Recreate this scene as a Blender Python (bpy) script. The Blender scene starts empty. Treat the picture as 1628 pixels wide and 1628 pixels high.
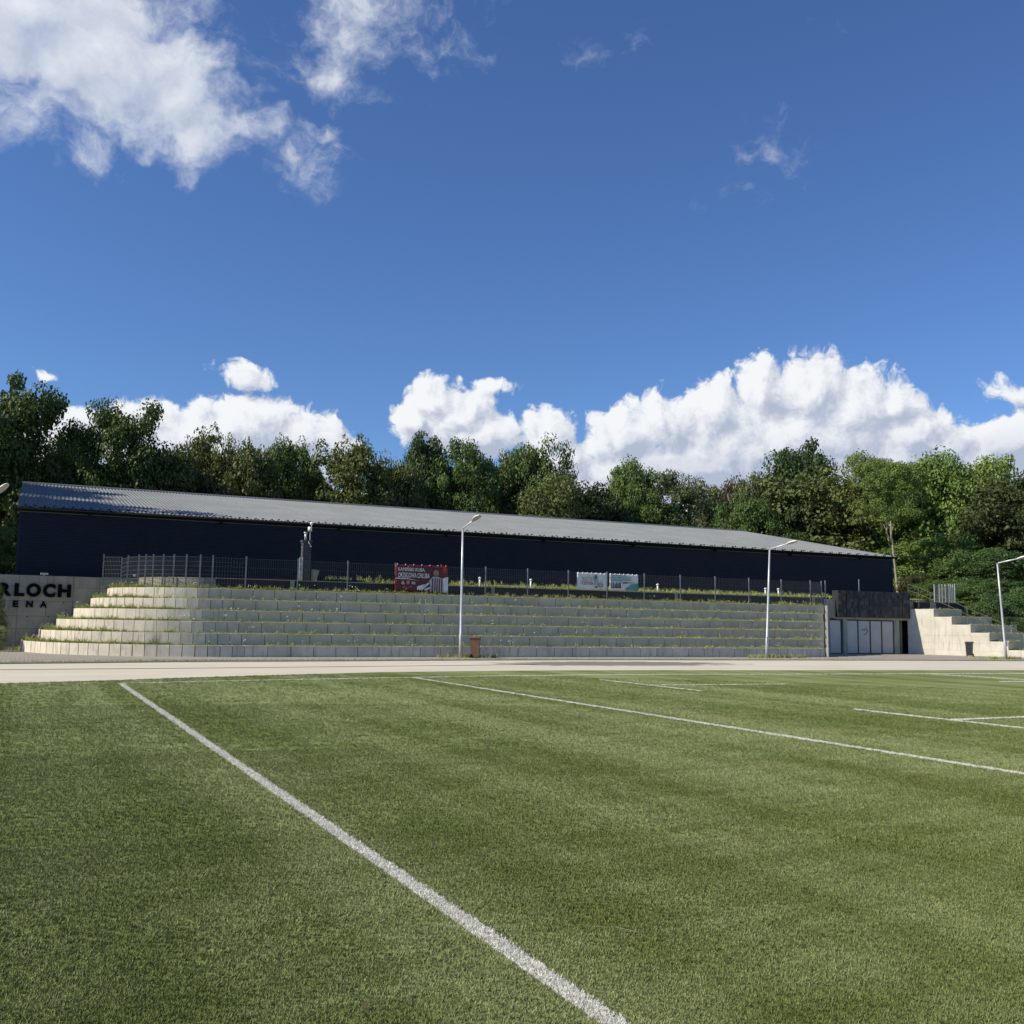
import bpy, bmesh, math, random
import numpy as np
from mathutils import Vector, Matrix
R = math.radians
rnd = random.Random(7)
npr = np.random.RandomState(11)
S = bpy.context.scene
COL = S.collection

# ---------------------------------------------------------------- camera
FPX, PITCH, ROLL, YAW, EYE = 1598.65, .11064, .01585, .44908, 1.6
cy_, sy_ = math.cos(YAW), math.sin(YAW)
FW = Vector((sy_*math.cos(PITCH), cy_*math.cos(PITCH), math.sin(PITCH)))
RT = Vector((cy_, -sy_, 0)); UP = RT.cross(FW)
cR, sR = math.cos(ROLL), math.sin(ROLL)
cam = bpy.data.cameras.new('camera'); co = bpy.data.objects.new('camera', cam); COL.objects.link(co)
cx_ax = cR*RT + sR*UP; cu_ax = -sR*RT + cR*UP
M = Matrix((cx_ax, cu_ax, -FW)).transposed().to_4x4(); M.translation = (0, 0, EYE)
co.matrix_world = M
cam.sensor_width = 36; cam.lens = 36*FPX/1628; cam.clip_end = 3000; cam.clip_start = .1
S.camera = co

def ray(px, py):
    du, dv = px-814, py-814
    u = cR*du+sR*dv; v = -sR*du+cR*dv
    return FW + RT*(u/FPX) - UP*(v/FPX)
def G(px, py, z=0.):                      # point of the photograph on a level plane
    d = ray(px, py); t = (z-EYE)/d.z; return Vector((d.x*t, d.y*t, z))
def PY(px, py, Y):                        # ... on a plane parallel to the stand
    d = ray(px, py); t = Y/d.y; return Vector((d.x*t, Y, EYE+d.z*t))

# ---------------------------------------------------------------- light
SUN_AZ, SUN_EL = -83.0, 37.0              # azimuth from +Y, clockwise
sd = Vector((math.sin(R(SUN_AZ))*math.cos(R(SUN_EL)), math.cos(R(SUN_AZ))*math.cos(R(SUN_EL)), math.sin(R(SUN_EL))))
sl = bpy.data.lights.new('sun', 'SUN'); sl.energy = 5.0; sl.angle = R(.53); sl.color = (1, .90, .73)
so = bpy.data.objects.new('sun', sl); COL.objects.link(so)
so.rotation_euler = sd.to_track_quat('Z', 'Y').to_euler()
S.view_settings.view_transform = 'Standard'; S.view_settings.look = 'None'
S.view_settings.exposure = .32; S.view_settings.gamma = 1; S.view_settings.use_curve_mapping = False

# ---------------------------------------------------------------- node helper
class NT:
    def __init__(s, nt): s.nt = nt
    def n(s, typ, ins=None, **kw):
        x = s.nt.nodes.new(typ)
        for k, v in kw.items(): setattr(x, k, v)
        if ins:
            for k, v in ins.items():
                sk = x.inputs[k]
                if isinstance(v, bpy.types.NodeSocket): s.nt.links.new(v, sk)
                else: sk.default_value = v
        return x
    def m(s, op, a, b=None, c=None, clamp=False):
        ins = {0: a}
        if b is not None: ins[1] = b
        if c is not None: ins[2] = c
        x = s.n('ShaderNodeMath', ins, operation=op); x.use_clamp = clamp; return x.outputs[0]
    def v(s, op, a, b=None, out=0):
        ins = {0: a}
        if b is not None: ins[1] = b
        return s.n('ShaderNodeVectorMath', ins, operation=op).outputs[out]
    def mix(s, f, a, b, bt='MIX'):
        x = s.nt.nodes.new('ShaderNodeMix'); x.data_type = 'RGBA'; x.blend_type = bt
        for sk, val in ((x.inputs[0], f), (x.inputs[6], a), (x.inputs[7], b)):
            if isinstance(val, bpy.types.NodeSocket): s.nt.links.new(val, sk)
            else: sk.default_value = val if not isinstance(val, tuple) else (*val, 1)[:4]
        return x.outputs[2]
    def ramp(s, f, lo, hi, a=0., b=1., t='SMOOTHSTEP'):
        x = s.n('ShaderNodeMapRange', {0: f, 1: lo, 2: hi, 3: a, 4: b}, interpolation_type=t); return x.outputs[0]

# ---------------------------------------------------------------- world: sky and clouds
W = bpy.data.worlds.new('World'); S.world = W; W.use_nodes = True
W.node_tree.nodes.clear()
w = NT(W.node_tree)
def azel(px, py):
    d = ray(px, py).normalized()
    a = math.degrees(math.atan2(d.x, d.y)) - math.degrees(YAW)
    return a, math.degrees(math.asin(d.z))
DEG = 180/math.pi/FPX
# cumulus banks low over the trees: px, py, rx, ry, weight
CUM = [(95,698,64,50,1),(60,720,60,50,1),(205,690,62,52,1),(290,690,90,48,1),(395,682,105,58,1),(480,705,85,58,1),(390,735,190,50,1),(535,715,42,40,1),
 (683,640,42,44,1),(722,664,76,54,1),(772,690,62,44,1),(655,668,40,34,1),(740,700,90,34,1),(872,694,50,46,1),(880,735,80,44,1),
 (985,692,62,48,1),(1050,672,66,52,1),(1138,652,58,56,1),(1214,618,46,56,1.05),(1285,628,78,66,1.05),(1365,650,86,62,1.05),(1425,640,40,42,1),(1450,695,74,52,1),
 (1250,705,190,80,1),(1090,745,200,60,1),(1490,712,62,42,1),(1600,705,62,44,1),(1640,690,60,40,1),(1560,750,120,40,1),(1350,770,320,40,.9),(900,790,240,36,.8),
 (385,604,44,22,.46),(783,613,32,13,.4),(72,598,20,9,.34),(1606,628,32,22,.42),(430,790,200,30,.7),(60,780,80,40,.7)]
# broken high cloud: px, py, rx, ry, weight
WSP = [(40,10,240,130,2.1),(160,90,170,110,2.0),(265,160,140,85,1.8),(345,212,112,60,1.5),(110,225,70,50,.5),(455,262,56,54,.5),(40,150,120,80,.9),(580,0,150,110,.62),(520,50,90,70,.34),(535,110,40,60,.4),
 (520,222,62,34,.5),(545,250,40,30,.4),(480,290,30,40,.38),(960,82,30,26,.15),(1230,158,30,34,.12),(1282,252,26,36,.18),(1178,310,44,16,.26),(300,20,60,60,.4)]
def blobs(t, uv, lst):
    acc = None
    for (px, py, rx, ry, wt) in lst:
        a, e = azel(px, py) if px > -200 else (px*DEG-20, py and 5+((px*7) % 5))
        ra, re_ = rx*DEG/max(.5, math.cos(R(e))), ry*DEG
        q = t.n('ShaderNodeVectorMath', {0: uv, 1: (1/ra, 1/re_, 0), 2: (-a/ra, -e/re_, 0)}, operation='MULTIPLY_ADD').outputs[0]
        l = t.v('LENGTH', q, out=1)
        x = t.m('MULTIPLY_ADD', l, -wt, wt)
        acc = x if acc is None else t.m('SMOOTH_MAX', acc, x, .12)
    return acc
def n2d(t, uv, sc, det, ro, out=0, dist=0.):
    return t.n('ShaderNodeTexNoise', {'Vector': uv, 'Scale': sc, 'Detail': det, 'Roughness': ro, 'Distortion': dist}, noise_dimensions='2D').outputs[out]
def group(name, lst, kind):
    g = bpy.data.node_groups.new(name, 'ShaderNodeTree')
    g.interface.new_socket('UV', in_out='INPUT', socket_type='NodeSocketVector')
    g.interface.new_socket('D', in_out='OUTPUT', socket_type='NodeSocketFloat')
    t = NT(g); gi = t.n('NodeGroupInput'); go = t.n('NodeGroupOutput'); uv = gi.outputs[0]
    if kind == 'C':
        wv = t.v('SUBTRACT', n2d(t, uv, .5, 2., .5, 1), (.5, .5, .5))
        b = blobs(t, t.v('ADD', uv, t.v('MULTIPLY', wv, (1.3, 1.0, 0))), lst)
        uw = t.v('ADD', uv, t.v('MULTIPLY', wv, (1.2, 1.2, 0)))
        vo = t.n('ShaderNodeTexVoronoi', {'Vector': uw, 'Scale': .62, 'Detail': 3.5, 'Roughness': .6, 'Lacunarity': 2.2}, feature='F1', voronoi_dimensions='2D', normalize=True).outputs[0]
        n1 = n2d(t, uw, .9, 7., .62)
        d = t.m('MULTIPLY_ADD', t.m('SUBTRACT', .36, vo), .95, b)
        d = t.m('MULTIPLY_ADD', t.m('SUBTRACT', n1, .5), .72, d)
    else:
        wv = t.v('SUBTRACT', n2d(t, uv, .13, 5., .6, 1), (.5, .5, .5))
        b = blobs(t, t.v('ADD', uv, t.v('MULTIPLY', wv, (7., 6., 0))), lst)
        uw = t.v('MULTIPLY', t.v('ADD', uv, t.v('MULTIPLY', wv, (4., 4., 0))), (.75, 1.1, 1.))
        n1 = n2d(t, uw, .30, 9., .64)
        d = t.m('MULTIPLY_ADD', t.m('SUBTRACT', n1, .50), 2.0, b)
    g.links.new(d, go.inputs[0]); return g
dirv = w.n('ShaderNodeTexCoord').outputs['Generated']
sp = w.n('ShaderNodeSeparateXYZ', {0: w.v('NORMALIZE', dirv)})
rotd = w.n('ShaderNodeVectorRotate', {'Vector': dirv, 'Axis': (0, 0, 1), 'Angle': YAW}, rotation_type='AXIS_ANGLE').outputs[0]
sp2 = w.n('ShaderNodeSeparateXYZ', {0: rotd})
az = w.m('MULTIPLY', w.m('ARCTAN2', sp2.outputs[0], sp2.outputs[1]), 180/math.pi)
el = w.m('MULTIPLY', w.m('ARCSINE', sp.outputs[2]), 180/math.pi)
uv = w.n('ShaderNodeCombineXYZ', {0: az, 1: el}).outputs[0]
# the same low cloud bank goes on round the rest of the horizon
REST = [(-400, 1, 260, 80, 1), (-900, 1, 300, 110, 1), (-1500, 1, 320, 90, 1), (-2300, 1, 380, 120, 1), (-3200, 1, 300, 90, 1)]
gC = group('cumulus', CUM+REST, 'C'); gW = group('high_cloud', WSP, 'W')
def call(g, vec):
    x = w.n('ShaderNodeGroup', node_tree=g); W.node_tree.links.new(vec, x.inputs[0]); return x.outputs[0]
sky = w.n('ShaderNodeTexSky', sky_type='NISHITA'); sky.sun_disc = False
sky.sun_elevation = R(SUN_EL); sky.sun_rotation = R(SUN_AZ % 360); sky.air_density = 1; sky.dust_density = .15; sky.ozone_density = 2.2; sky.altitude = 250
skc = w.mix(1., sky.outputs[0], (.68, .92, 1.31), 'MULTIPLY')
skc = w.mix(.0, skc, (1, 1, 1))
def bgn(col): return w.n('ShaderNodeBackground', {0: col, 1: .078}).outputs[0]
D0 = call(gC, uv); D1 = call(gC, w.v('ADD', uv, (-.55, .65, 0)))
aC = w.ramp(D0, -.03, .26)
lit = w.m('MULTIPLY_ADD', w.m('SUBTRACT', D0, D1), .95, .50)
big = n2d(w, uv, .16, 4., .5)
shade = w.m('MULTIPLY', w.ramp(el, 11.5, 6.5), w.ramp(big, .34, .56, .15, .95))
lit = w.m('SUBTRACT', w.ramp(lit, .0, .95), w.m('MULTIPLY', shade, w.ramp(D0, .25, .8)), clamp=True)
cC = w.mix(lit, (4.6, 5.2, 6.6), (9.4, 9.6, 9.9))
shC = bgn(w.mix(aC, skc, cC))
E0 = call(gW, uv); E1 = call(gW, w.v('ADD', uv, (-1.0, .8, 0)))
aW = w.m('MULTIPLY', w.ramp(E0, -.05, 1.0, t='SMOOTHSTEP'), .93)
litw = w.m('MULTIPLY_ADD', w.m('SUBTRACT', E0, E1), .55, .50, clamp=True)
cW = w.mix(litw, (4.6, 5.3, 6.9), (8.6, 8.9, 9.4))
shW = bgn(w.mix(aW, skc, cW))
def mixsh(f, a, b): return w.n('ShaderNodeMixShader', {0: f, 1: a, 2: b}).outputs[0]
# cloud noise is only worked out where cloud can be
plain = bgn(skc)
sel = w.m('MULTIPLY', w.m('GREATER_THAN', el, 17.5), w.m('COMPARE', az, 4., 46.))
hi = mixsh(sel, plain, shW)
fin = mixsh(w.m('MULTIPLY', w.m('LESS_THAN', el, 16.), w.m('GREATER_THAN', el, -1.)), hi, shC)
w.n('ShaderNodeOutputWorld', {0: fin})
W.cycles.sampling_method = 'MANUAL'; W.cycles.sample_map_resolution = 512

# ---------------------------------------------------------------- materials
def newmat(name):
    m = bpy.data.materials.new(name); m.use_nodes = True; m.node_tree.nodes.clear(); t = NT(m.node_tree)
    p = t.n('ShaderNodeBsdfPrincipled'); o = t.n('ShaderNodeOutputMaterial', {0: p.outputs[0]})
    pos = t.n('ShaderNodeNewGeometry').outputs['Position']
    return m, t, p, pos, o
def setp(t, p, **k):
    for a, b in k.items():
        a = a.replace('_', ' ')
        if isinstance(b, bpy.types.NodeSocket): t.nt.links.new(b, p.inputs[a])
        else: p.inputs[a].default_value = b
def noise(t, pos, scale, detail=4., rough=.55, stretch=None):
    if stretch: pos = t.v('MULTIPLY', pos, stretch)
    return t.n('ShaderNodeTexNoise', {'Vector': pos, 'Scale': scale, 'Detail': detail, 'Roughness': rough}).outputs[0]
def bump(t, h, dist, s=1.):
    return t.n('ShaderNodeBump', {'Height': h, 'Distance': dist, 'Strength': s}).outputs[0]
def simple(name, col, rough=.6, col2=None, scale=3., metal=0., bd=0., spec=.5):
    m, t, p, pos, o = newmat(name)
    nz = noise(t, pos, scale)
    c2 = col2 or tuple(x*.75 for x in col)
    setp(t, p, Base_Color=t.mix(t.ramp(nz, .3, .7), c2, col), Roughness=rough, Metallic=metal)
    p.inputs['Specular IOR Level'].default_value = spec
    if bd: setp(t, p, Normal=bump(t, noise(t, pos, scale*9), bd))
    return m
def concrete(name, a, b, stain=(.12, .12, .09), moss=0., bscale=1., objvar=.18, rows=False):
    m, t, p, pos, o = newmat(name)
    n1 = noise(t, pos, 1.3, 6., .6); n2 = noise(t, pos, 22., 5., .65)
    st = noise(t, pos, 1., 5., .6, (6., 6., .7))
    c = t.mix(t.ramp(n1, .3, .7), b, a)
    rv = t.n('ShaderNodeObjectInfo').outputs['Random']
    c = t.mix(1., c, t.n('ShaderNodeCombineColor', {0: t.m('MULTIPLY_ADD', rv, objvar, 1-objvar*.6), 1: t.m('MULTIPLY_ADD', rv, objvar, 1-objvar*.6), 2: t.m('MULTIPLY_ADD', rv, objvar*.8, 1-objvar*.55)}).outputs[0], 'MULTIPLY')
    c = t.mix(t.m('MULTIPLY', t.ramp(st, .52, .75), .6), c, stain)
    c = t.mix(t.m('MULTIPLY', t.ramp(n2, .6, .8), .25), c, tuple(x*.5 for x in b))
    if moss: c = t.mix(t.m('MULTIPLY', t.ramp(noise(t, pos, 2.4, 5., .65), .5, .75), moss), c, (.13, .15, .07))
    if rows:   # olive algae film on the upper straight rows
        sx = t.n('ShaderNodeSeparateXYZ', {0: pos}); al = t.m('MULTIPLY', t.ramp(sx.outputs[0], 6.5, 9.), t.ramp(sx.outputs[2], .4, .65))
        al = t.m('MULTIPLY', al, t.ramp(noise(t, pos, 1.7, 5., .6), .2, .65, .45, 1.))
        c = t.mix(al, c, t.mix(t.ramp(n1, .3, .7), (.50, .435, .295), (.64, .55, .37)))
    setp(t, p, Base_Color=c, Roughness=.9, Normal=bump(t, t.m('ADD', n2, t.m('MULTIPLY', n1, 2.)), .004*bscale))
    p.inputs['Specular IOR Level'].default_value = .25
    return m
MT = {}
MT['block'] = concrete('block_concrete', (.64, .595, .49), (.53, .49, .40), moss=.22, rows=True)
MT['wallc'] = concrete('wall_concrete', (.36, .335, .27), (.28, .262, .215), moss=.08, objvar=.12)
MT['pale'] = concrete('pale_concrete', (.60, .575, .50), (.50, .475, .41), (.25, .22, .17), objvar=.06)
MT['facade'] = concrete('facade_concrete', (.42, .385, .315), (.33, .305, .25), objvar=.05)
MT['navy'] = simple('navy_sheet_metal', (.008, .012, .034), .45, (.006, .009, .024), 1.2, spec=.25)
MT['flash'] = simple('flashing_metal', (.10, .10, .105), .5)
MT['gutter'] = simple('gutter_metal', (.010, .011, .015), .8, spec=.1)
def roofmat():
    m, t, p, pos, o = newmat('roof_sheet_metal')
    n1 = noise(t, pos, .35, 5., .6); n2 = noise(t, pos, 1., 4., .6, (8., .5, .5))
    c = t.mix(t.ramp(n1, .3, .7), (.165, .185, .195), (.205, .225, .235)); c = t.mix(t.m('MULTIPLY', t.ramp(n2, .4, .75), .4), c, (.15, .155, .15))
    setp(t, p, Base_Color=c, Roughness=.7); p.inputs['Specular IOR Level'].default_value = .12; return m
MT['roof'] = roofmat()
MT['galv'] = simple('galvanised_steel', (.52, .54, .56), .42, (.42, .44, .46), 6., .35)
MT['railm'] = simple('dull_steel', (.13, .13, .11), .5)
MT['postgrey'] = simple('grey_post_paint', (.22, .23, .24), .5)
MT['wire'] = simple('wire_steel', (.10, .11, .12), .5)
MT['white'] = simple('white_plastic', (.78, .78, .76), .4, (.68, .68, .66))
MT['lens'] = simple('lamp_glass', (.42, .42, .36), .25, (.3, .3, .26), 20.)
MT['black'] = simple('black_render', (.016, .017, .018), .6, (.010, .011, .012), 4.)
MT['blackcl'] = simple('black_letter', (.005, .005, .006), .8, spec=.08)
MT['brown'] = simple('brown_plastic', (.17, .085, .048), .55, (.13, .065, .038), 5.)
MT['bin'] = simple('dark_plastic', (.022, .024, .026), .45)
MT['rubber'] = simple('black_rubber', (.015, .015, .015), .8)
MT['doorp'] = simple('grey_door_panel', (.50, .49, .46), .5, (.45, .44, .41), 1.5)
MT['frame'] = simple('dark_frame', (.015, .02, .03), .4)
MT['dark'] = simple('dark_interior', (.012, .012, .010), .9)
MT['tan'] = simple('tan_board', (.36, .31, .22), .8, (.28, .24, .17), 3.)
MT['bark'] = simple('tree_bark', (.10, .08, .055), .9, (.06, .05, .035), 8., bd=.02)
MT['palebark'] = simple('pale_bark', (.34, .30, .22), .9, (.22, .19, .14), 8., bd=.01)
MT['deadwood'] = simple('bare_wood', (.55, .48, .38), .9, (.42, .36, .28), 5.)
MT['soil'] = simple('tread_soil', (.10, .115, .045), .95, (.07, .075, .035), 6., bd=.02)
def chimneymat():
    m, t, p, pos, o = newmat('dark_brick')
    b = t.n('ShaderNodeTexNoise', {'Vector': t.v('MULTIPLY', pos, (4., 4., 13.)), 'Scale': 1.2, 'Detail': 2.}).outputs[0]
    setp(t, p, Base_Color=t.mix(t.ramp(b, .35, .65), (.035, .037, .04), (.075, .077, .08)), Roughness=.85); return m
MT['brick'] = chimneymat()
def leafmat(name, var=.35):
    m, t, p, pos, o = newmat(name)
    oc = t.n('ShaderNodeObjectInfo').outputs['Color']
    at = t.n('ShaderNodeAttribute', attribute_name='tone').outputs['Fac']
    n1 = noise(t, pos, .45, 3.)
    f = t.m('ADD', t.m('MULTIPLY_ADD', at, var*2.5, 1.55-var), t.m('MULTIPLY', t.m('SUBTRACT', n1, .5), .7))
    c = t.v('SCALE', oc, None); sn = t.nt.nodes[-1]; t.nt.links.new(f, sn.inputs['Scale'])
    hue = t.n('ShaderNodeHueSaturation', {'Hue': t.m('MULTIPLY_ADD', at, -.030, .506), 'Saturation': .95, 'Color': c}).outputs[0]
    setp(t, p, Base_Color=hue, Roughness=.55); p.inputs['Specular IOR Level'].default_value = .3
    tr = t.n('ShaderNodeBsdfTranslucent', {0: t.mix(1., hue, (1.3, 1.25, .5), 'MULTIPLY')})
    mx = t.n('ShaderNodeMixShader', {0: .28, 1: p.outputs[0], 2: tr.outputs[0]})
    t.nt.links.new(mx.outputs[0], o.inputs[0]); return m
MT['leaf'] = leafmat('foliage')
def turfmat(name, blade=False):
    m, t, p, pos, o = newmat(name)
    big = noise(t, pos, .16, 4., .6, (1., 1.6, 1.)); mid = noise(t, pos, 1.1, 5., .65, (1., 1.8, 1.)); str_ = noise(t, pos, 1., 4., .65, (.25, 3.6, 1.))
    fine = noise(t, pos, 60., 3., .7)
    band = noise(t, pos, 1., 2., .5, (.75, .035, 1.))
    f = t.m('ADD', t.m('MULTIPLY', t.m('SUBTRACT', band, .5), 1.15), t.m('MULTIPLY_ADD', big, .6, t.m('MULTIPLY_ADD', mid, .55, t.m('MULTIPLY', str_, .45))))
    c = t.mix(t.ramp(f, .56, 1.04), (.135, .175, .046), (.270, .312, .142))
    c = t.mix(t.m('MULTIPLY', t.ramp(fine, .35, .7), .5 if not blade else .25), c, (.060, .092, .018))
    if blade:
        rv = t.n('ShaderNodeAttribute', attribute_name='tone').outputs['Fac']
        c = t.mix(1., c, t.mix(t.m('POWER', rv, 1.5), (.55, .58, .42), (1.75, 1.65, 1.7)), 'MULTIPLY')
    setp(t, p, Base_Color=c, Roughness=.62 if blade else .9); p.inputs['Specular IOR Level'].default_value = .35 if blade else .1
    if not blade: setp(t, p, Normal=bump(t, t.m('ADD', t.m('MULTIPLY', fine, .4), mid), .03))
    return m
MT['turf'] = turfmat('turf_sheet'); MT['blade'] = turfmat('turf_blades', True)
MT['wblade'] = simple('white_turf_blades', (.74, .73, .68), .6, (.52, .52, .46), 40.)
def linemat():
    m, t, p, pos, o = newmat('white_turf_line')
    n = noise(t, pos, 30., 5., .75); 
    setp(t, p, Base_Color=t.mix(t.ramp(n, .34, .56), (.30, .33, .24), (.74, .73, .69)), Roughness=.85); return m
MT['line'] = linemat()
def grassmat(name, a, b, dry):
    m, t, p, pos, o = newmat(name)
    n1 = noise(t, pos, .9, 4., .6); n2 = noise(t, pos, 14., 4.)
    c = t.mix(t.ramp(n1, .3, .7), a, b); c = t.mix(t.m('MULTIPLY', t.ramp(n2, .45, .7), .6), c, dry)
    setp(t, p, Base_Color=c, Roughness=.85); return m
MT['grass'] = grassmat('rough_grass', (.13, .17, .035), (.21, .24, .07), (.30, .28, .13))
MT['weed'] = grassmat('weed_blades', (.20, .25, .05), (.32, .35, .09), (.42, .38, .18))
MT['forest'] = grassmat('forest_floor', (.035, .05, .014), (.05, .07, .02), (.06, .05, .025))
def pathmat():
    m, t, p, pos, o = newmat('cream_path_surface')
    n1 = noise(t, pos, .5, 6., .6, (.35, 2.2, 1.)); n2 = noise(t, pos, 30., 4.); n3 = noise(t, pos, .22, 4., .6, (1., 1.6, 1.))
    c = t.mix(t.ramp(n1, .25, .75), (.50, .465, .36), (.60, .56, .445))
    c = t.mix(t.m('MULTIPLY', t.ramp(n3, .45, .7), .35), c, (.66, .61, .52))
    c = t.mix(t.m('MULTIPLY', t.ramp(noise(t, pos, 2.2, 6., .7, (.5, 3., 1.)), .56, .74), .35), c, (.36, .32, .25))
    c = t.mix(t.m('MULTIPLY', t.ramp(noise(t, pos, 5., 6., .75), .5, .8), .22), c, (.30, .27, .21))
    # irregular darker patch with a ragged edge
    q = t.v('MULTIPLY', t.v('SUBTRACT', t.v('ADD', pos, t.v('MULTIPLY', t.v('SUBTRACT', t.n('ShaderNodeTexNoise', {'Vector': pos, 'Scale': .55, 'Detail': 5., 'Roughness': .6}).outputs[1], (.5, .5, .5)), (3., 2., 0))), (22.7, 36.4, 0)), (1/5.2, 1/1.9, 0))
    dl = t.v('LENGTH', q, out=1)
    c = t.mix(t.m('MULTIPLY', t.ramp(t.m('MULTIPLY_ADD', t.m('SUBTRACT', noise(t, pos, 1.4, 4.), .5), 1.3, dl), 1.25, .85), .92), c, (.15, .145, .125))
    setp(t, p, Base_Color=c, Roughness=.85, Normal=bump(t, n2, .002)); return m
MT['path'] = pathmat()
def pavermat():
    m, t, p, pos, o = newmat('grey_pavers')
    b = t.n('ShaderNodeTexBrick', {'Vector': pos, 'Color1': (.34, .31, .26, 1), 'Color2': (.27, .25, .21, 1), 'Mortar': (.13, .125, .095, 1), 'Scale': 1., 'Mortar Size': .014, 'Brick Width': .30, 'Row Height': .16})
    n1 = noise(t, pos, .8, 5.)
    c = t.mix(t.m('MULTIPLY', t.ramp(n1, .3, .7), .5), b.outputs[0], (.38, .34, .28))
    setp(t, p, Base_Color=c, Roughness=.9, Normal=bump(t, b.outputs[1], -.006)); return m
MT['paver'] = pavermat()
def clad():
    m, t, p, pos, o = newmat('black_stone_tile')
    at = t.n('ShaderNodeAttribute', attribute_name='tone').outputs['Fac']
    n = noise(t, pos, 8., 5.)
    c = t.mix(t.m('MULTIPLY_ADD', at, .8, t.m('MULTIPLY', n, .25)), (.004, .0045, .005), (.078, .075, .070))
    setp(t, p, Base_Color=c, Roughness=.6, Normal=bump(t, n, .01)); return m
MT['clad'] = clad()

# ---------------------------------------------------------------- geometry helpers
class MB:
    def __init__(s): s.v = []; s.f = []; s.mi = []; s.tone = []
    def add(s, vs, fs, mi=0, tone=.5):
        k = len(s.v); s.v += [tuple(x) for x in vs]; s.f += [tuple(i+k for i in f) for f in fs]; s.mi += [mi]*len(fs); s.tone += [tone]*len(fs)
    def box(s, a, b, mi=0, tone=.5, M=None):
        (x0, y0, z0), (x1, y1, z1) = a, b
        vs = [Vector(q) for q in ((x0,y0,z0),(x1,y0,z0),(x1,y1,z0),(x0,y1,z0),(x0,y0,z1),(x1,y0,z1),(x1,y1,z1),(x0,y1,z1))]
        if M: vs = [M @ q for q in vs]
        s.add(vs, [(0,3,2,1),(4,5,6,7),(0,1,5,4),(1,2,6,5),(2,3,7,6),(3,0,4,7)], mi, tone)
    def tube(s, pts, rs, n=8, mi=0, cap=True):
        pts = [Vector(p) for p in pts]
        if not isinstance(rs, (list, tuple)): rs = [rs]*len(pts)
        rings = []; 
        for i, p in enumerate(pts):
            d = (pts[min(i+1, len(pts)-1)] - pts[max(i-1, 0)]).normalized()
            a = d.cross(Vector((0, 0, 1)));  a = Vector((1, 0, 0)) if a.length < .05 else a.normalized()
            b = d.cross(a).normalized()
            rings.append([p + (a*math.cos(2*math.pi*j/n) + b*math.sin(2*math.pi*j/n))*rs[i] for j in range(n)])
        vs = [q for r_ in rings for q in r_]; fs = []
        for i in range(len(pts)-1):
            for j in range(n): fs.append((i*n+j, (i+1)*n+j, (i+1)*n+(j+1) % n, i*n+(j+1) % n))
        if cap: fs += [tuple(range(n)), tuple(reversed(range((len(pts)-1)*n, len(pts)*n)))]
        s.add(vs, fs, mi)
    def build(s, name, mats, parent=None, smooth=False, link=True):
        me = bpy.data.meshes.new(name); me.from_pydata(s.v, [], s.f)
        for m_ in (mats if isinstance(mats, (list, tuple)) else [mats]): me.materials.append(m_)
        me.polygons.foreach_set('material_index', s.mi)
        if smooth: me.polygons.foreach_set('use_smooth', [True]*len(s.f))
        at = me.attributes.new('tone', 'FLOAT', 'FACE'); at.data.foreach_set('value', s.tone)
        me.update()
        return link_obj(name, me, parent)
def link_obj(name, me, parent=None):
    o = bpy.data.objects.new(name, me); COL.objects.link(o)
    if parent: o.parent = parent
    return o
def tag(o, label=None, cat=None, group=None, kind=None):
    if label: o['label'] = label
    if cat: o['category'] = cat
    if group: o['group'] = group
    if kind: o['kind'] = kind
    return o
def empty(name, loc, label, cat, group=None, rz=0):
    o = bpy.data.objects.new(name, None); COL.objects.link(o); o.location = loc; o.rotation_euler = (0, 0, rz)
    o.empty_display_size = .2
    return tag(o, label, cat, group)
def sheet(name, poly, z, mat, kind='structure', sub=None):
    me = bpy.data.meshes.new(name); me.from_pydata([(p[0], p[1], z if len(p) < 3 else p[2]) for p in poly], [], [tuple(range(len(poly)))])
    me.materials.append(mat); me.update()
    return tag(link_obj(name, me), kind=kind)
def strip(name, A, B, z, mat, kind='structure'):
    """ribbon between two polylines of equal length"""
    m_ = MB(); n = len(A)
    m_.add([(p[0], p[1], z) for p in A] + [(p[0], p[1], z) for p in B], [(i, i+1, n+i+1, n+i) for i in range(n-1)])
    return tag(m_.build(name, mat), kind=kind)
def copy_tree(o, parent=None):
    c = o.copy(); COL.objects.link(c); c.parent = parent
    for ch in list(o.children): copy_tree(ch, c)
    return c
def bevel(o, w_, seg=1):
    b = o.modifiers.new('bevel', 'BEVEL'); b.width = w_; b.segments = seg; b.limit_method = 'ANGLE'; return o
def flip(poly):   # counter-clockwise
    a = sum(poly[i][0]*poly[(i+1) % len(poly)][1]-poly[(i+1) % len(poly)][0]*poly[i][1] for i in range(len(poly)))
    return poly if a > 0 else poly[::-1]

# ---------------------------------------------------------------- ground sheets
sheet('ground', [(-900, -900), (900, -900), (900, 900), (-900, 900)], -.03, MT['grass'])
EDGE = [(-60, 12), (-14, 22.5), (-7, 25.2), (-3, 26.3), (-.39, 27.03), (2.5, 28.0), (4.18, 28.8), (6.99, 29.82), (10.23, 30.86), (13.5, 31.2), (16.79, 31.31), (21.5, 30.9), (25.92, 30.3), (37.85, 28.95), (55, 27.2), (80, 24)]
FAR = [(-60, 30), (-14, 36.2), (-7, 37.1), (-3, 37.4), (-.58, 37.67), (2.5, 38.3), (4.18, 38.7), (6.55, 39.08), (11.14, 39.3), (14, 39.6), (17, 39.9), (21.64, 40.1), (30.56, 39.66), (40, 39.0), (55, 37.2), (80, 34)]
turf_poly = EDGE + [(80, -30), (-60, -30)]
sheet('sports_pitch', flip(turf_poly), 0, MT['turf'])
strip('running_path', EDGE, FAR, .004, MT['path'])
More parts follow.
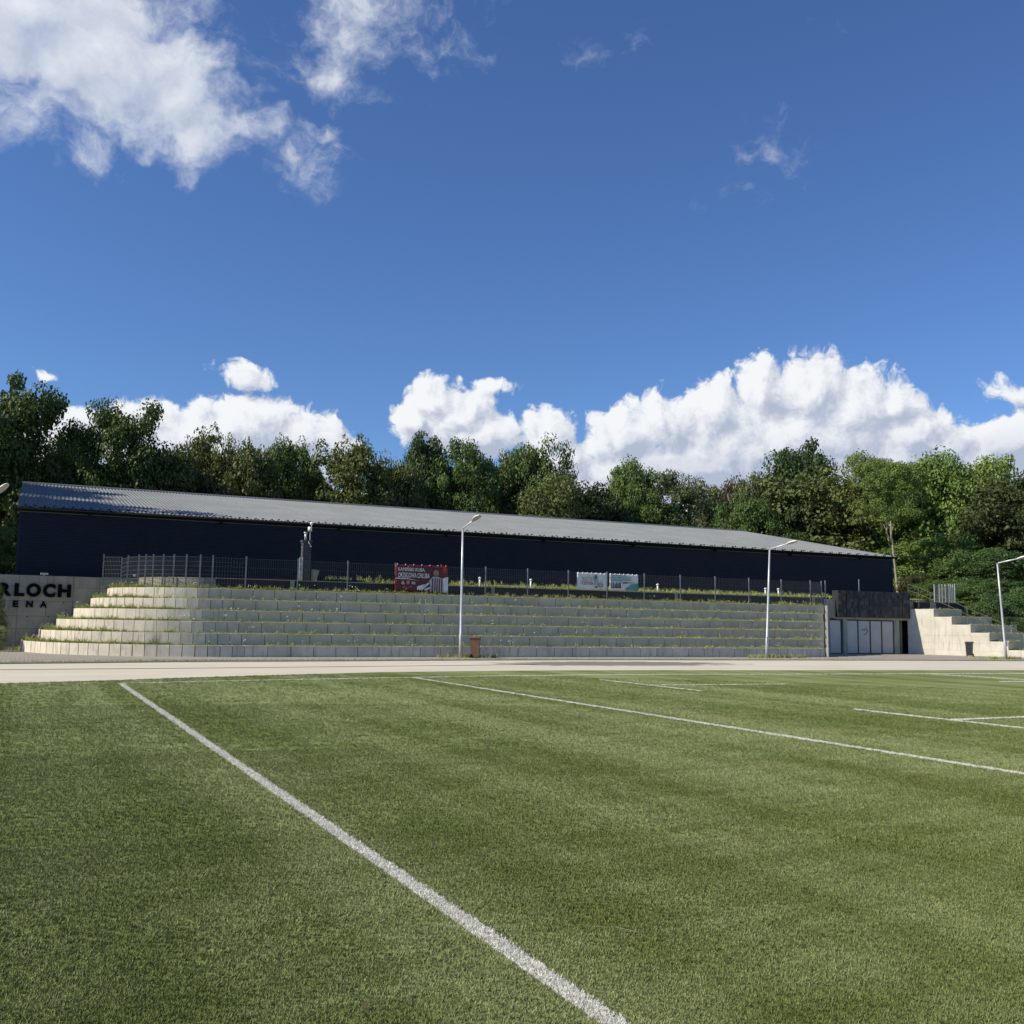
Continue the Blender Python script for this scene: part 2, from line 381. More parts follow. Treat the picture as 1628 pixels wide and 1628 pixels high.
FAR2 = [(x, y+(1.25 if x < 17 else .9 if x < 26 else .35)) for x, y in FAR]
strip('grass_verge', FAR, FAR2, .008, MT['grass'])
PB = [(x, 56.) for x, y in FAR2]
strip('paved_walk', FAR2, PB, .012, MT['paver'])
# kerb along the path, slot drain
k = MB()
for i in range(len(FAR)-1):
    a, b = Vector((*FAR[i], 0)), Vector((*FAR[i+1], 0)); d = (b-a); L_ = d.length; ang = math.atan2(d.y, d.x)
    k.box((0, -.04, 0), (L_, .04, .05), M=Matrix.Translation(a) @ Matrix.Rotation(ang, 4, 'Z'))
tag(k.build('path_kerb', MT['facade']), kind='structure')
DR = [(-30, 27.5), (-9, 32.6), (-.51, 33.76), (5.72, 34.15), (9.93, 34.7), (14.12, 35.2), (18.5, 35.9)]
k = MB()
for i in range(len(DR)-1):
    a, b = Vector((*DR[i], 0)), Vector((*DR[i+1], 0)); d = (b-a); ang = math.atan2(d.y, d.x)
    k.box((0, -.07, .003), (d.length, .07, .012), M=Matrix.Translation(a) @ Matrix.Rotation(ang, 4, 'Z'))
tag(k.build('drain_channel', MT['dark']), kind='structure')
k = MB()
for i in range(16):
    x = 8 + i*2.6; y0 = np.interp(x, [p[0] for p in EDGE], [p[1] for p in EDGE])

# ---------------------------------------------------------------- pitch lines
LW = .052
def yfar(x): return float(np.interp(x, [2.25, 3.88, 6.5, 10.37, 13.5, 17.05, 20.5, 23.69, 29.6, 35.1, 60], [26.43, 26.85, 27.3, 27.85, 28.2, 28.34, 28.1, 27.7, 27.1, 26.7, 24.5]))
LINES = {}
LINES['long'] = [(2.25, -8), (2.25, 26.4)]
LINES['second'] = [(10.3, -8), (10.3, yfar(10.3))]
LINES['far'] = [(x, yfar(x)) for x in (2.25, 3.88, 6.5, 10.37, 13.5, 17.05, 20.5, 23.69, 29.6, 35.1, 60)]
LINES['boxa'] = [(15.36, 20.8), (15.4, 25.8)]
LINES['boxa2'] = [(15.4, 23.2), (19.8, 22.82)]
LINES['boxb'] = [(15.1, 15.43), (15.15, 5)]
LINES['boxb2'] = [(15.15, 13.1), (21, 13.15)]
LINES['diag'] = [tuple(G(1470, 1071.2)[:2]), tuple(G(1628, 1080.8)[:2]), tuple(G(1760, 1089)[:2])]
LINES['diag2'] = [tuple(G(1589, 1084)[:2]), tuple(G(1700, 1083.6)[:2])]
lab = {'long': 'long white touchline running from the foreground to the left corner', 'second': 'white line crossing the pitch to the right edge of the photo',
       'far': 'thin white line along the far edge of the pitch', 'boxa': 'short white line in the middle distance, far from the camera', 'boxa2': 'faint white line branching right off the short far line',
       'boxb': 'white line running out at the right edge, upper of the two', 'boxb2': 'white branch line at the right photo edge', 'diag': 'thin white diagonal line at the far right of the pitch', 'diag2': 'small white line at the far right photo edge'}
def ribbon(pts, hw):
    A, B = [], []
    for i, p in enumerate(pts):
        a = Vector(pts[max(0, i-1)]); b = Vector(pts[min(len(pts)-1, i+1)]); d = (b-a).normalized(); n_ = Vector((-d.y, d.x))
        A.append(Vector(p)+n_*hw); B.append(Vector(p)-n_*hw)
    return A, B
line_objs = {}
for kx, pts in LINES.items():
    A, B = ribbon(pts, LW if kx in ('long', 'second') else .042)
    line_objs[kx] = strip('pitch_line', B, A, .004, MT['line']); line_objs[kx]['label'] = lab[kx]

# turf blades: tufts instanced on scattered points
def tuft_mesh(name, nb, h, wd, spread, mat, seed):
    rr = random.Random(seed); m_ = MB()
    for i in range(nb):
        a = rr.uniform(0, 2*math.pi); r0 = spread*math.sqrt(rr.random()); b = Vector((math.cos(a)*r0, math.sin(a)*r0, -.004))
        t_ = rr.uniform(0, 2*math.pi); s_ = Vector((math.cos(t_), math.sin(t_), 0))*wd*rr.uniform(.7, 1.2)/2
        ln = rr.uniform(0, 2*math.pi); hh = h*rr.uniform(.6, 1.15); lean = Vector((math.cos(ln), math.sin(ln), 0))*hh*rr.uniform(.15, .8)
        mid = b + lean*.35 + Vector((0, 0, hh*.6)); tip = b + lean + Vector((0, 0, hh*.95))
        m_.add([b-s_, b+s_, mid+s_*.85, mid-s_*.85, tip], [(0, 1, 2, 3), (3, 2, 4)], 0, rr.random())
    me = bpy.data.meshes.new(name); me.from_pydata(m_.v, [], m_.f); me.materials.append(mat)
    at = me.attributes.new('tone', 'FLOAT', 'FACE'); at.data.foreach_set('value', m_.tone); me.update()
    return bpy.data.objects.new(name, me)         # source only: never linked to the scene
def scatter(name, pts, sc, src, parent=None, tilt=.25):
    me = bpy.data.meshes.new(name); me.from_pydata([tuple(p) for p in pts], [], [])
    at = me.attributes.new('s', 'FLOAT', 'POINT'); at.data.foreach_set('value', list(sc)); me.update()
    o = link_obj(name, me, parent)
    g = bpy.data.node_groups.new(name, 'GeometryNodeTree')
    g.interface.new_socket('Geometry', in_out='INPUT', socket_type='NodeSocketGeometry')
    g.interface.new_socket('Geometry', in_out='OUTPUT', socket_type='NodeSocketGeometry')
    N = g.nodes; gi = N.new('NodeGroupInput'); go = N.new('NodeGroupOutput')
    ip = N.new('GeometryNodeInstanceOnPoints'); oi = N.new('GeometryNodeObjectInfo'); oi.inputs['Object'].default_value = src
    rv = N.new('FunctionNodeRandomValue'); rv.data_type = 'FLOAT_VECTOR'; rv.inputs[0].default_value = (-tilt, -tilt, 0); rv.inputs[1].default_value = (tilt, tilt, 6.283)
    na = N.new('GeometryNodeInputNamedAttribute'); na.data_type = 'FLOAT'; na.inputs[0].default_value = 's'
    L = g.links; L.new(gi.outputs[0], ip.inputs['Points']); L.new(oi.outputs['Geometry'], ip.inputs['Instance'])
    L.new(rv.outputs[0], ip.inputs['Rotation']); L.new(na.outputs[0], ip.inputs['Scale']); L.new(ip.outputs[0], go.inputs[0])
    md = o.modifiers.new('scatter', 'NODES'); md.node_group = g
    return o
def seg_dist(P, a, b):
    a = np.array(a[:2], float); b = np.array(b[:2], float); d = b-a; t_ = np.clip(((P-a) @ d)/(d @ d), 0, 1)
    return np.linalg.norm(P-(a+t_[:, None]*d), axis=1)
def turf_points():
    out = []
    for r0, r1, dens, sc in ((2.6, 5, 5200, 1.), (5, 8, 3300, 1.12), (8, 13, 1300, 1.35), (13, 20, 380, 1.7), (20, 31, 110, 2.1)):
        half = R(34); n = int(dens*half*(r1*r1-r0*r0))
        r = np.sqrt(npr.uniform(r0*r0, r1*r1, n)); a = YAW + npr.uniform(-half, half, n)
        P = np.stack([np.sin(a)*r, np.cos(a)*r], 1); out.append((P, np.full(n, sc)*npr.uniform(.75, 1.25, n)))
    P = np.concatenate([o_[0] for o_ in out]); s_ = np.concatenate([o_[1] for o_ in out])
    ey = np.interp(P[:, 0], [p[0] for p in EDGE], [p[1] for p in EDGE]); ok = P[:, 1] < ey-.03
    return P[ok], s_[ok]
P, s_ = turf_points()
jit = npr.normal(0, .008, len(P))
inline = np.zeros(len(P), bool)
for kx, pts in LINES.items():
    for a, b in zip(pts[:-1], pts[1:]): inline |= seg_dist(P, a, b) + jit < LW
src_g = tuft_mesh('turf_tuft', 9, .017, .0030, .015, MT['blade'], 1)
o = scatter('turf_blades', [(x, y, .002) for x, y in P[~inline]], s_[~inline], src_g); tag(o, 'short artificial green grass blades covering the pitch', 'turf', kind='stuff')
src_w = tuft_mesh('white_tuft', 8, .018, .0034, .013, MT['wblade'], 2)
for kx, pts in LINES.items():
    Q, sc = [], []
    for a, b in zip(pts[:-1], pts[1:]):
        a2, b2 = np.array(a, float), np.array(b, float); L_ = np.linalg.norm(b2-a2)
        n = int(L_*2*LW*6500)
        t_ = npr.rand(n); q = a2+(b2-a2)*t_[:, None]; nn = np.array([-(b2-a2)[1], (b2-a2)[0]])/L_
        q = q + nn*(np.clip(npr.normal(0, .6, n), -1.0, 1.0)*LW)[:, None]
        r = np.linalg.norm(q, axis=1); keep = (r > 2.5) & (q[:, 1] > 1) & (npr.rand(n) < np.clip((9/r)**1.5, .04, 1)); q = q[keep]; r = r[keep]
        Q += [(x, y, .006) for x, y in q]; sc += list(np.clip(r/12, 1, 1.35)*npr.uniform(.8, 1.1, len(q)))
    if Q: tag(scatter('line_blades', Q, sc, src_w, line_objs[kx]), kind='stuff')

# ---------------------------------------------------------------- main terrace
Y0, TH, TD, RC = 43.914, .5, .7334, 8.1
CC = (8.1, Y0+RC)                        # centre of the curved end
YW = 53.5                                # lettered wall
def front_path(off):
    """centre line points (x,y,normal angle) of a tier front, from the wall round the curve to the straight"""
    return None
def make_block(wd, name):
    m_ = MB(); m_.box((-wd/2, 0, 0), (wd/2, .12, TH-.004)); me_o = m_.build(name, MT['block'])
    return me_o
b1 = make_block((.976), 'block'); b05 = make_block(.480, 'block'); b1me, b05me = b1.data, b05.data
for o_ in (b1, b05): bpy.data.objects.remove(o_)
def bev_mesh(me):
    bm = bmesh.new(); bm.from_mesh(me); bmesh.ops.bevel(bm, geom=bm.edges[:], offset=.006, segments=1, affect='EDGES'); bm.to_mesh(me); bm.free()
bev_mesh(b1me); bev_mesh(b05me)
def put_block(parent, me, x, y, z, ang):
    o = link_obj('block', me, parent); o.location = (x, y, z+rnd.uniform(-.003, .003)); o.rotation_euler = (rnd.uniform(-.004, .004), rnd.uniform(-.003, .003), ang+rnd.uniform(-.006, .006)); return o
def side_ray(y): return .9322*y        # right-hand end of the stand follows a slanted cheek wall
stand = empty('grandstand', (20, Y0, 0), 'long stepped concrete block terrace with six grass grown rows and curved left end', 'terrace')
inv = Vector((20, Y0, 0))
weeds = []                               # (x,y,z,scale)
def weed(x, y, z, s): weeds.append((x, y, z, s))
for k_ in range(6):
    rad = RC - k_*TD; yf = Y0 + k_*TD; z = k_*TH
    tier = MB(); xe = side_ray(yf)
    # tread surface ring
    rin = rad - TD - .05; zt = z + TH - .045
    inner_r = max(rin, 3.3 if k_ == 5 else rin)
    dpt = TD + .05 if k_ < 5 else 1.3
    n = 28; A = []; B = []
    A += [(CC[0]-rad+.06, YW)]; B += [(CC[0]-rad+dpt, YW)]
    for i in range(n+1):
        th = math.pi/2*(1-i/n); A.append((CC[0]-(rad-.06)*math.sin(th), CC[1]-(rad-.06)*math.cos(th))); B.append((CC[0]-(rad-dpt)*math.sin(th), CC[1]-(rad-dpt)*math.cos(th)))
    A.append((xe, yf+.06)); B.append((xe+dpt*.9322, yf+dpt))
    nn = len(A)
    tier.add([(p[0], p[1], zt) for p in A]+[(p[0], p[1], zt) for p in B]+[(p[0], p[1], z-.05) for p in A], [(i, i+1, nn+i+1, nn+i) for i in range(nn-1)]+[(nn*2+i, nn*2+i+1, i+1, i) for i in range(nn-1)])
    to = tier.build('tier', MT['soil'], stand); to.matrix_parent_inverse = Matrix.Translation(-inv)
    def PB_(me, x, y, ang): 
        o = put_block(to, me, x, y, z, ang); return o
    y = YW - .25
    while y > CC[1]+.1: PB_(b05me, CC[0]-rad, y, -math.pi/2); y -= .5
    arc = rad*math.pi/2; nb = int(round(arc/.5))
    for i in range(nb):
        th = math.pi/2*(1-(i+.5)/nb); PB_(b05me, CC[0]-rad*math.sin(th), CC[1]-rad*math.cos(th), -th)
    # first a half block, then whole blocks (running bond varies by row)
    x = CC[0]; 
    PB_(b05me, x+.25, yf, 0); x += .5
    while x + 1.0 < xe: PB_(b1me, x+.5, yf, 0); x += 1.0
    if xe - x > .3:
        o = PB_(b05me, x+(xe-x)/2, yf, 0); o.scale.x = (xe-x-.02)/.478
    # weeds on the tread
    L_ = arc + (xe-CC[0]); cnt = int(L_*(170 if k_ == 5 else 160))
    for i in range(cnt):
        s = rnd.uniform(0, L_+1.2)-1.2; dep = rnd.uniform(.12, dpt-.1) if rnd.random() > .6 else rnd.uniform(.1, .19)
        if math.sin(s*1.3+k_)+math.sin(s*.37+k_*2) < -1.0 and rnd.random() < .75: continue
        if s < 0: px_, py_ = CC[0]-rad+dep, CC[1]-s
        elif s < arc: th = math.pi/2*(1-s/arc); px_, py_ = CC[0]-(rad-dep)*math.sin(th), CC[1]-(rad-dep)*math.cos(th)
        else: px_, py_ = CC[0]+(s-arc), yf+dep
        sc = rnd.uniform(.25, .62)*(1.4 if s < arc*.8 else .95)
        if rnd.random() < .08: sc *= 2.0
        if k_ == 5: sc *= 1.35
        weed(px_, py_, zt, sc)
# right-hand cheek of the terrace, stepped
ck = empty('stepped_cheek_wall', (side_ray(Y0), Y0, 0), 'narrow bright stepped concrete end wall closing the right end of the block terrace', 'wall')
for k_ in range(6):
    y0c = Y0+k_*TD; y1c = y0c+TD if k_ < 5 else 49.3
    m_ = MB(); x0c, x1c = side_ray(y0c), side_ray(y1c)
    zt = (k_+1)*TH+.02; nx, ny = .17, -.10
    q = [(x0c+.03, y0c-.03), (x0c+nx, y0c+ny-.0), (x1c+nx, y1c+ny), (x1c+.03, y1c-.03)]
    m_.add([(a, b, 0) for a, b in q]+[(a, b, zt) for a, b in q], [(0, 1, 5, 4), (1, 2, 6, 5), (2, 3, 7, 6), (3, 0, 4, 7), (4, 5, 6, 7)])
    o = m_.build('wall_step', MT['pale'], ck); o.matrix_parent_inverse = Matrix.Translation((-side_ray(Y0), -Y0, 0))

# low wall behind the top row, with pillars
lw = empty('low_wall', (8.1, 48.8, 3), 'low black rendered wall with pale concrete pillars behind the top row of the terrace', 'wall')
def child(m_, name, mat, par, smooth=False):
    o = m_.build(name, mat, par, smooth); o.matrix_parent_inverse = Matrix.Translation(-Vector(par.location)); return o
PX_ = [11.70, 22.46, 34.22, 44.61]
edges_ = [8.1]+[v for p in PX_ for v in (p-.1, p+.1)]+[45.5]
for i in range(0, len(edges_)-1, 2):
    a, b = edges_[i], edges_[i+1]; n = max(1, int(round((b-a)/2.45)))
    for j in range(n):
        m_ = MB(); m_.box((a+(b-a)*j/n+.006, 48.83, 2.9), (a+(b-a)*(j+1)/n-.006, 49.0, 3.50)); child(m_, 'wall_panel', MT['black'], lw)
for p in PX_:
    m_ = MB(); m_.box((p-.1, 48.76, 2.9), (p+.1, 49.0, 3.52)); child(m_, 'pillar', MT['facade'], lw)
m_ = MB(); m_.box((8.1, 48.78, 3.505), (45.5, 49.04, 3.54)); child(m_, 'coping', MT['facade'], lw)
RW = CC[1]-48.83
m_ = MB(); n = 18; vs = []; fs = []
for i in range(n+1):
    th = math.pi/2*(1-i/n)
    for rr_ in (RW, RW-.17):
        for zz in (2.9, 3.53): vs.append((CC[0]-rr_*math.sin(th), CC[1]-rr_*math.cos(th), zz))
for i in range(n): a = i*4; fs += [(a, a+4, a+5, a+1), (a+1, a+5, a+7, a+3), (a+2, a+3, a+7, a+6)]
m_.add(vs, fs); child(m_, 'curved_wall', MT['wallc'], lw)

# ---------------------------------------------------------------- mesh fence on the top row
def wire_mesh(width, h, pitch, r=.0028, rails=(0., .35, .7, 1.)):
    m_ = MB(); n = int(width/pitch)
    for i in range(1, n):
        x = -width/2+i*width/n; m_.box((x-r, -r, .05), (x+r, r, h))
    for f in rails: z_ = .05+(h-.08)*f; m_.box((-width/2, -r*1.5, z_-r*1.5), (width/2, r*1.5, z_+r*1.5))
    return m_
fence = empty('wire_fence', (9.31, 48, 3), 'grey wire mesh fence on posts along the top row of the terrace', 'fence')
pm = MB(); pm.box((-.03, -.02, -.25), (.03, .02, 1.53)); pm.box((-.033, -.023, 1.53), (.033, .023, 1.55))
post0 = pm.build('post', MT['postgrey'], fence); post_me = post0.data; bpy.data.objects.remove(post0)
pn0 = wire_mesh(2.40, 1.47, .1).build('wire_panel', MT['wire'], fence); pn_me = pn0.data; bpy.data.objects.remove(pn0)
FX = [9.31, 11.77, 14.23, 16.7, 19.17, 21.66, 24.13, 26.6, 29.05, 31.5, 33.97, 36.43, 38.9, 41.36, 43.65, 44.55]
for i, x in enumerate(FX):
    o = link_obj('post', post_me, fence); o.location = (x-9.31, 0, 0); o.rotation_euler = (rnd.uniform(-.006, .006), rnd.uniform(-.01, .01), 0)
    if i < len(FX)-1:
        w_ = FX[i+1]-x; o = link_obj('wire_panel', pn_me, fence); o.location = (x+w_/2-9.31, .025, 0); o.scale.x = (w_-.06)/2.4
o = link_obj('post', post_me, fence); o.location = (44.82-9.31, -.05, .03)
cf = empty('wire_fence', (CC[0], CC[1]-4, 3), 'curved wire mesh fence with closely set posts on the left end of the terrace top', 'fence')
angs = []
for px in (215, 219, 230, 242, 258, 275, 295, 317, 337):
    d = ray(px, 930); d = Vector((d.x/d.y, 1)); a_ = d.dot(d); b_ = -2*(d.x*CC[0]+CC[1]); c_ = CC[0]**2+CC[1]**2-16
    t_ = (-b_-math.sqrt(b_*b_-4*a_*c_))/(2*a_); angs.append((d.x*t_, t_))
angs = [(4.2, 52.6), (4.35, 50.9)]+angs[1:]+[(9.31, 48.0)]
small = wire_mesh(.62, 1.47, .052, .003, (0, .14, .28, .42, .56, .7, .85, 1.)).build('wire_panel', MT['wire'], cf); sm_me = small.data; bpy.data.objects.remove(small)
for i, (x, y) in enumerate(angs):
    if i < len(angs)-1:
        o = link_obj('post', post_me, cf); o.location = (x-CC[0], y-(CC[1]-4), 0)
        x2, y2 = angs[i+1]; w_ = math.hypot(x2-x, y2-y); o = link_obj('wire_panel', sm_me, cf); o.location = ((x+x2)/2-CC[0], (y+y2)/2-(CC[1]-4), 0); o.rotation_euler.z = math.atan2(y2-y, x2-x); o.scale.x = (w_-.06)/.62
o = link_obj('post', post_me, cf); o.location = (3.42-CC[0], 53.2-CC[1]+4, -.30); o.scale.z = 1.28
o = link_obj('wire_panel', sm_me, cf); o.location = (3.81-CC[0], 52.9-CC[1]+4, .1); o.rotation_euler.z = math.atan2(-.6, .78); o.scale.x = .9/.62

# ---------------------------------------------------------------- lettered retaining wall (left)
rw = empty('retaining_wall', (-1, YW, 0), 'grey board-marked concrete retaining wall carrying black lettering at the left edge', 'wall')
rows = [0, 1.0, 1.6, 2.32, 3.0, 3.55]
cols = [-16, -12.5, -10, -7.5, -5, -2.6, -.25, .98, 2.15, 3.32, 3.95, 4.9, 5.6]
random.seed(5)
for j in range(len(rows)-1):
    xs = [c_ + (0 if j % 2 else .0) for c_ in cols]
    if j in (1, 3): xs = [c_ for c_ in cols if c_ not in (.98, 3.95)]
    if j == 0: xs = [c_ for c_ in cols if c_ not in (2.15, 3.95)]
    for a, b in zip(xs[:-1], xs[1:]):
        m_ = MB(); off = rnd.uniform(0, .006); m_.box((a+.007, YW+off, rows[j]+.007), (b-.007, YW+.2, rows[j+1]-.003)); child(m_, 'concrete_panel', MT['wallc'], rw)
m_ = MB(); m_.box((-16, YW+.03, 0), (5.6, YW+.3, 3.53)); child(m_, 'wall_core', MT['dark'], rw)
# tie holes
m_ = MB()
for (px, py) in [(43, 980.5), (77, 980.5), (105, 970), (101, 959)]:
    p = PY(px, py, YW-.004); m_.tube([(p.x, YW-.004, p.z), (p.x, YW+.02, p.z)], .03, 8)
child(m_, 'tie_hole', MT['dark'], rw)['kind'] = 'stuff'

def text_mesh(txt, h, mat, wscale=1., off=0., ext=.0, name='letter', shear=0.):
    cu = bpy.data.curves.new(name, 'FONT'); cu.body = txt; cu.size = h; cu.extrude = ext; cu.offset = off; cu.resolution_u = 4; cu.shear = shear
    o = bpy.data.objects.new('tmp', cu); COL.objects.link(o)
    dg = bpy.context.evaluated_depsgraph_get(); me = bpy.data.meshes.new_from_object(o.evaluated_get(dg)); bpy.data.objects.remove(o)
    v = np.zeros(len(me.vertices)*3); me.vertices.foreach_get('co', v); v = v.reshape(-1, 3)
    v -= [v[:, 0].min(), v[:, 1].min(), 0]; W_, H_ = v[:, 0].max(), v[:, 1].max()
    me.materials.clear(); me.materials.append(mat)
    return me, v, W_, H_
def place_text(txt, x0, x1, z0, z1, y, mat, parent, name, off=0., ext=.004, bold=0, shear=0.):
    me, v, W_, H_ = text_mesh(txt, 1., mat, off=off, ext=ext, name=name, shear=shear)
    q = np.stack([x0+v[:, 0]/W_*(x1-x0), y-v[:, 2], z0+v[:, 1]/H_*(z1-z0)], 1)
    me.vertices.foreach_set('co', q.reshape(-1)); me.name = name; me.update()
    o = link_obj(name, me, parent); o.matrix_parent_inverse = Matrix.Translation(-Vector(parent.location)); return o
def lx(px): return PY(px, 938, YW).x
sign = empty('wall_lettering', (0, YW-.05, 2.5), 'black raised capital letters reading RLOCH over ENA on the retaining wall', 'sign')
for ch, a, b in (('B', -52, -34), ('U', -28, -8), ('R', -1.5, 18.8), ('L', 22.8, 39.2), ('O', 41.8, 65.2), ('C', 68.4, 88.4), ('H', 92, 113)):
    ex = .02 if ch in 'OC' else 0
    place_text(ch, lx(a), lx(b), 2.53-ex, 3.15+ex, YW-.05, MT['blackcl'], sign, 'letter', off=.055, ext=.035)
for ch, a, b in (('A', -40, -29), ('R', -9, 0), ('E', 22, 31), ('N', 43, 54), ('A', 65, 76.3)):
    place_text(ch, lx(a), lx(b), 2.01, 2.33, YW-.05, MT['blackcl'], sign, 'letter', off=.045, ext=.03)
# small floodlight boxes on the wall
m_ = MB(); p = PY(70.5, 912, YW); m_.box((-.17, -.12, 0), (.17, .1, .08)); m_.box((-.14, -.13, .01), (.14, -.12, .07), 1); m_.box((-.03, -.03, -.06), (.03, .03, 0))
o = m_.build('wall_floodlight', [MT['white'], MT['lens']]); o.location = (p.x, YW+.12, 3.60); tag(o, 'small white floodlight on top of the lettered retaining wall', 'lamp')
m_ = MB(); m_.box((-.06, -.06, 0), (.06, .05, .1)); m_.tube([(0, -.06, .05), (0, -.12, .04)], .03, 8); p = PY(212.5, 917, 51.2)
o = m_.build('security_camera', MT['white']); o.location = (p.x, 50.7, 3.54); tag(o, 'tiny white camera on the low wall beside the first fence posts', 'camera')

# ---------------------------------------------------------------- embankment behind the walls
def emb(name, X, Y, Z, mat):
    m_ = MB(); nx, ny = len(X), len(Y)
    vs = [(x, y, Z(x, y)) for y in Y for x in X]
    m_.add(vs, [(j*nx+i, j*nx+i+1, (j+1)*nx+i+1, (j+1)*nx+i) for j in range(ny-1) for i in range(nx-1)])
    o = m_.build(name, mat, smooth=True); tag(o, kind='structure'); return o
def hz(x, y):
    z = 3.47 + .5*max(0, min(1, (y-49)/6.5))*max(.0, min(1, (x-9)/14))
    if y > 74: z += (y-74)*.02
    if x < 6 and y < 54: z = 3.45
    return z + .04*math.sin(x*.7+y*.5)*(1 if y > 50 else .2)*(1 if x > 12 else 0)
ys = [48.98, 49.5, 50.5, 52, 53.7, 55, 56.5, 60, 70, 80, 100, 140, 300, 800]
xs = [8.1+i*3.0 for i in range(16)]
emb('embankment', [8.1+(45.4-8.1)*i/14 for i in range(15)], [48.98, 49.3, 49.8, 50.5, 51.5, 52.5, 53.62], hz, MT['grass'])
emb('embankment', [-900, -300, -100, -50, -30, -16, -8, 0, 5.7, 10, 20, 30, 40, 50, 60], [53.6, 54.5, 56, 60, 70, 80, 100, 140, 300, 800], hz, MT['grass'])
m_ = MB(); n = 12
m_.add([(CC[0], CC[1]+1.6, 3.46)]+[(CC[0]-(RW-.1)*math.sin(math.pi/2*(1-i/n)), CC[1]-(RW-.1)*math.cos(math.pi/2*(1-i/n)), 3.46) for i in range(n+1)]+[(CC[0]-RW+.1, CC[1]+1.6, 3.46)], [(0, i+1, i+2) for i in range(n)]+[(0, n+2, 1)])
tag(m_.build('embankment', MT['grass']), kind='structure')
emb('entrance_roof', [45.2, 47, 50, 53.6], [49.32, 51, 53.62], lambda x, y: 3.5+.02*(y-49), MT['grass'])

# ---------------------------------------------------------------- the hall
HX0, HX1, HY0, HY1, HYR = -.42, 58.95, 56., 90.4, 73.2
HZ, HR = 6.98, 10.22
hall = empty('sports_hall', (30, 56, 3.4), 'long low dark navy corrugated metal hall with grey ribbed pitched roof behind the terrace', 'building')
def corr(x0, y0, x1, y1, z0, z1, name, gable=None):
    m_ = MB(); per = .135; n = int((z1-z0)/per); L_ = math.hypot(x1-x0, y1-y0); nx, ny = (y1-y0)/L_, -(x1-x0)/L_
    prof = []
    for i in range(n):
        z_ = z0+i*per; prof += [(z_, 0), (z_+per*.40, 0), (z_+per*.50, .055), (z_+per*.88, .055)]
    prof.append((z1, 0)); vs = []
    for z_, d in prof: vs += [(x0+nx*d, y0+ny*d, z_), (x1+nx*d, y1+ny*d, z_)]
    m_.add(vs, [(2*i, 2*i+1, 2*i+3, 2*i+2) for i in range(len(prof)-1)])
    return child(m_, name, MT['navy'], hall)
# front wall in sheets as it is clad
nsh = 10
for i in range(nsh):
    a = HX0+(HX1-HX0)*i/nsh; b = HX0+(HX1-HX0)*(i+1)/nsh
    corr(a+.004, HY0, b-.004, HY0, 3.2, HZ, 'wall_sheet')
corr(HX1, HY0, HX1, HY1, 3.2, HZ, 'end_wall'); corr(HX0, HY1, HX0, HY0, 3.2, HZ, 'end_wall'); 
m_ = MB()
for x in (HX0+.03, HX1-.03): m_.add([(x, HY0, HZ-.02), (x, HY1, HZ-.02), (x, HYR, HR-.05)], [(0, 1, 2)])
m_.box((HX0+.05, HY0+.05, 3.2), (HX1-.05, HY1-.05, HZ-.03)); child(m_, 'gable', MT['navy'], hall)
# corner trims
for x in (HX0, HX1):
    m_ = MB(); m_.box((x-.06, HY0-.045, 3.2), (x+.06, HY0+.06, HZ-.01)); child(m_, 'corner_trim', MT['navy'], hall)
def roof(y_e, y_r, name):
    m_ = MB(); per = .21; n = int((HX1-HX0+.3)/per); x0 = HX0-.15; prof = []
    for i in range(n):
        x = x0+i*per; prof += [(x, 0), (x+.10, 0), (x+.125, .04), (x+.185, .04)]
    prof.append((x0+n*per, 0)); vs = []
    ze, zr = HZ+.07, HR+.07
    for j in range(5):
        f = j/4; y = y_e+(y_r-y_e)*f; zz = ze+(zr-ze)*f
        vs += [(x, y, zz+d) for x, d in prof]
    P_ = len(prof); m_.add(vs, [(j*P_+i, j*P_+i+1, (j+1)*P_+i+1, (j+1)*P_+i) if y_r > y_e else (j*P_+i+1, j*P_+i, (j+1)*P_+i, (j+1)*P_+i+1) for j in range(4) for i in range(P_-1)])
    return child(m_, name, MT['roof'], hall)
roof(HY0-.38, HYR, 'roof'); roof(HY1+.38, HYR, 'roof')
m_ = MB(); m_.box((HX0-.15, HY0-.32, HZ+.0), (HX1+.15, HY0+.02, HZ+.035)); child(m_, 'soffit', MT['gutter'], hall)
m_ = MB(); m_.tube([(HX0-.15, HY0-.42, HZ-.0), (HX1+.15, HY0-.42, HZ-.0)], .075, 8); child(m_, 'gutter', MT['gutter'], hall, True)
m_ = MB(); m_.box((HX0-.05, HY0-.06, HZ-.17), (HX1+.05, HY0-.035, HZ-.13)); child(m_, 'flashing', MT['flash'], hall)
m_ = MB(); m_.tube([(HX0-.15, HYR, HR+.11), (HX1+.15, HYR, HR+.11)], .10, 6); child(m_, 'ridge_cap', MT['roof'], hall)
slope = (HR-HZ)/(HYR-HY0+.38)
g0 = MB(); g0.add([(-.08, 0, 0), (.08, 0, 0), (.0, -.03, .065), (-.08, .14, .015), (.08, .14, .015)], [(0, 1, 2), (0, 2, 3), (1, 4, 2), (2, 4, 3), (0, 3, 4, 1)])
go_ = g0.build('snow_guard', MT['gutter'], hall); gme = go_.data; bpy.data.objects.remove(go_)
x = HX0+.2; i = 0
while x < HX1:
    y = HY0-.30+.42*(1 if i % 2 else 0)*.6
    o = link_obj('snow_guard', gme, hall); o.location = (x-30, y-56, HZ+.11+(y-HY0+.38)*slope-3.4); x += .44; i += 1
for i in range(9):
    x = HX0+3.2+i*6.6; m_ = MB(); m_.box((x-.05, HY0-.3, HZ-.24), (x+.05, HY0-.1, HZ-.06)); m_.box((x-.11, HY0-.32, HZ-.1), (x+.11, HY0-.12, HZ-.05)); child(m_, 'gutter_bracket', MT['gutter'], hall)

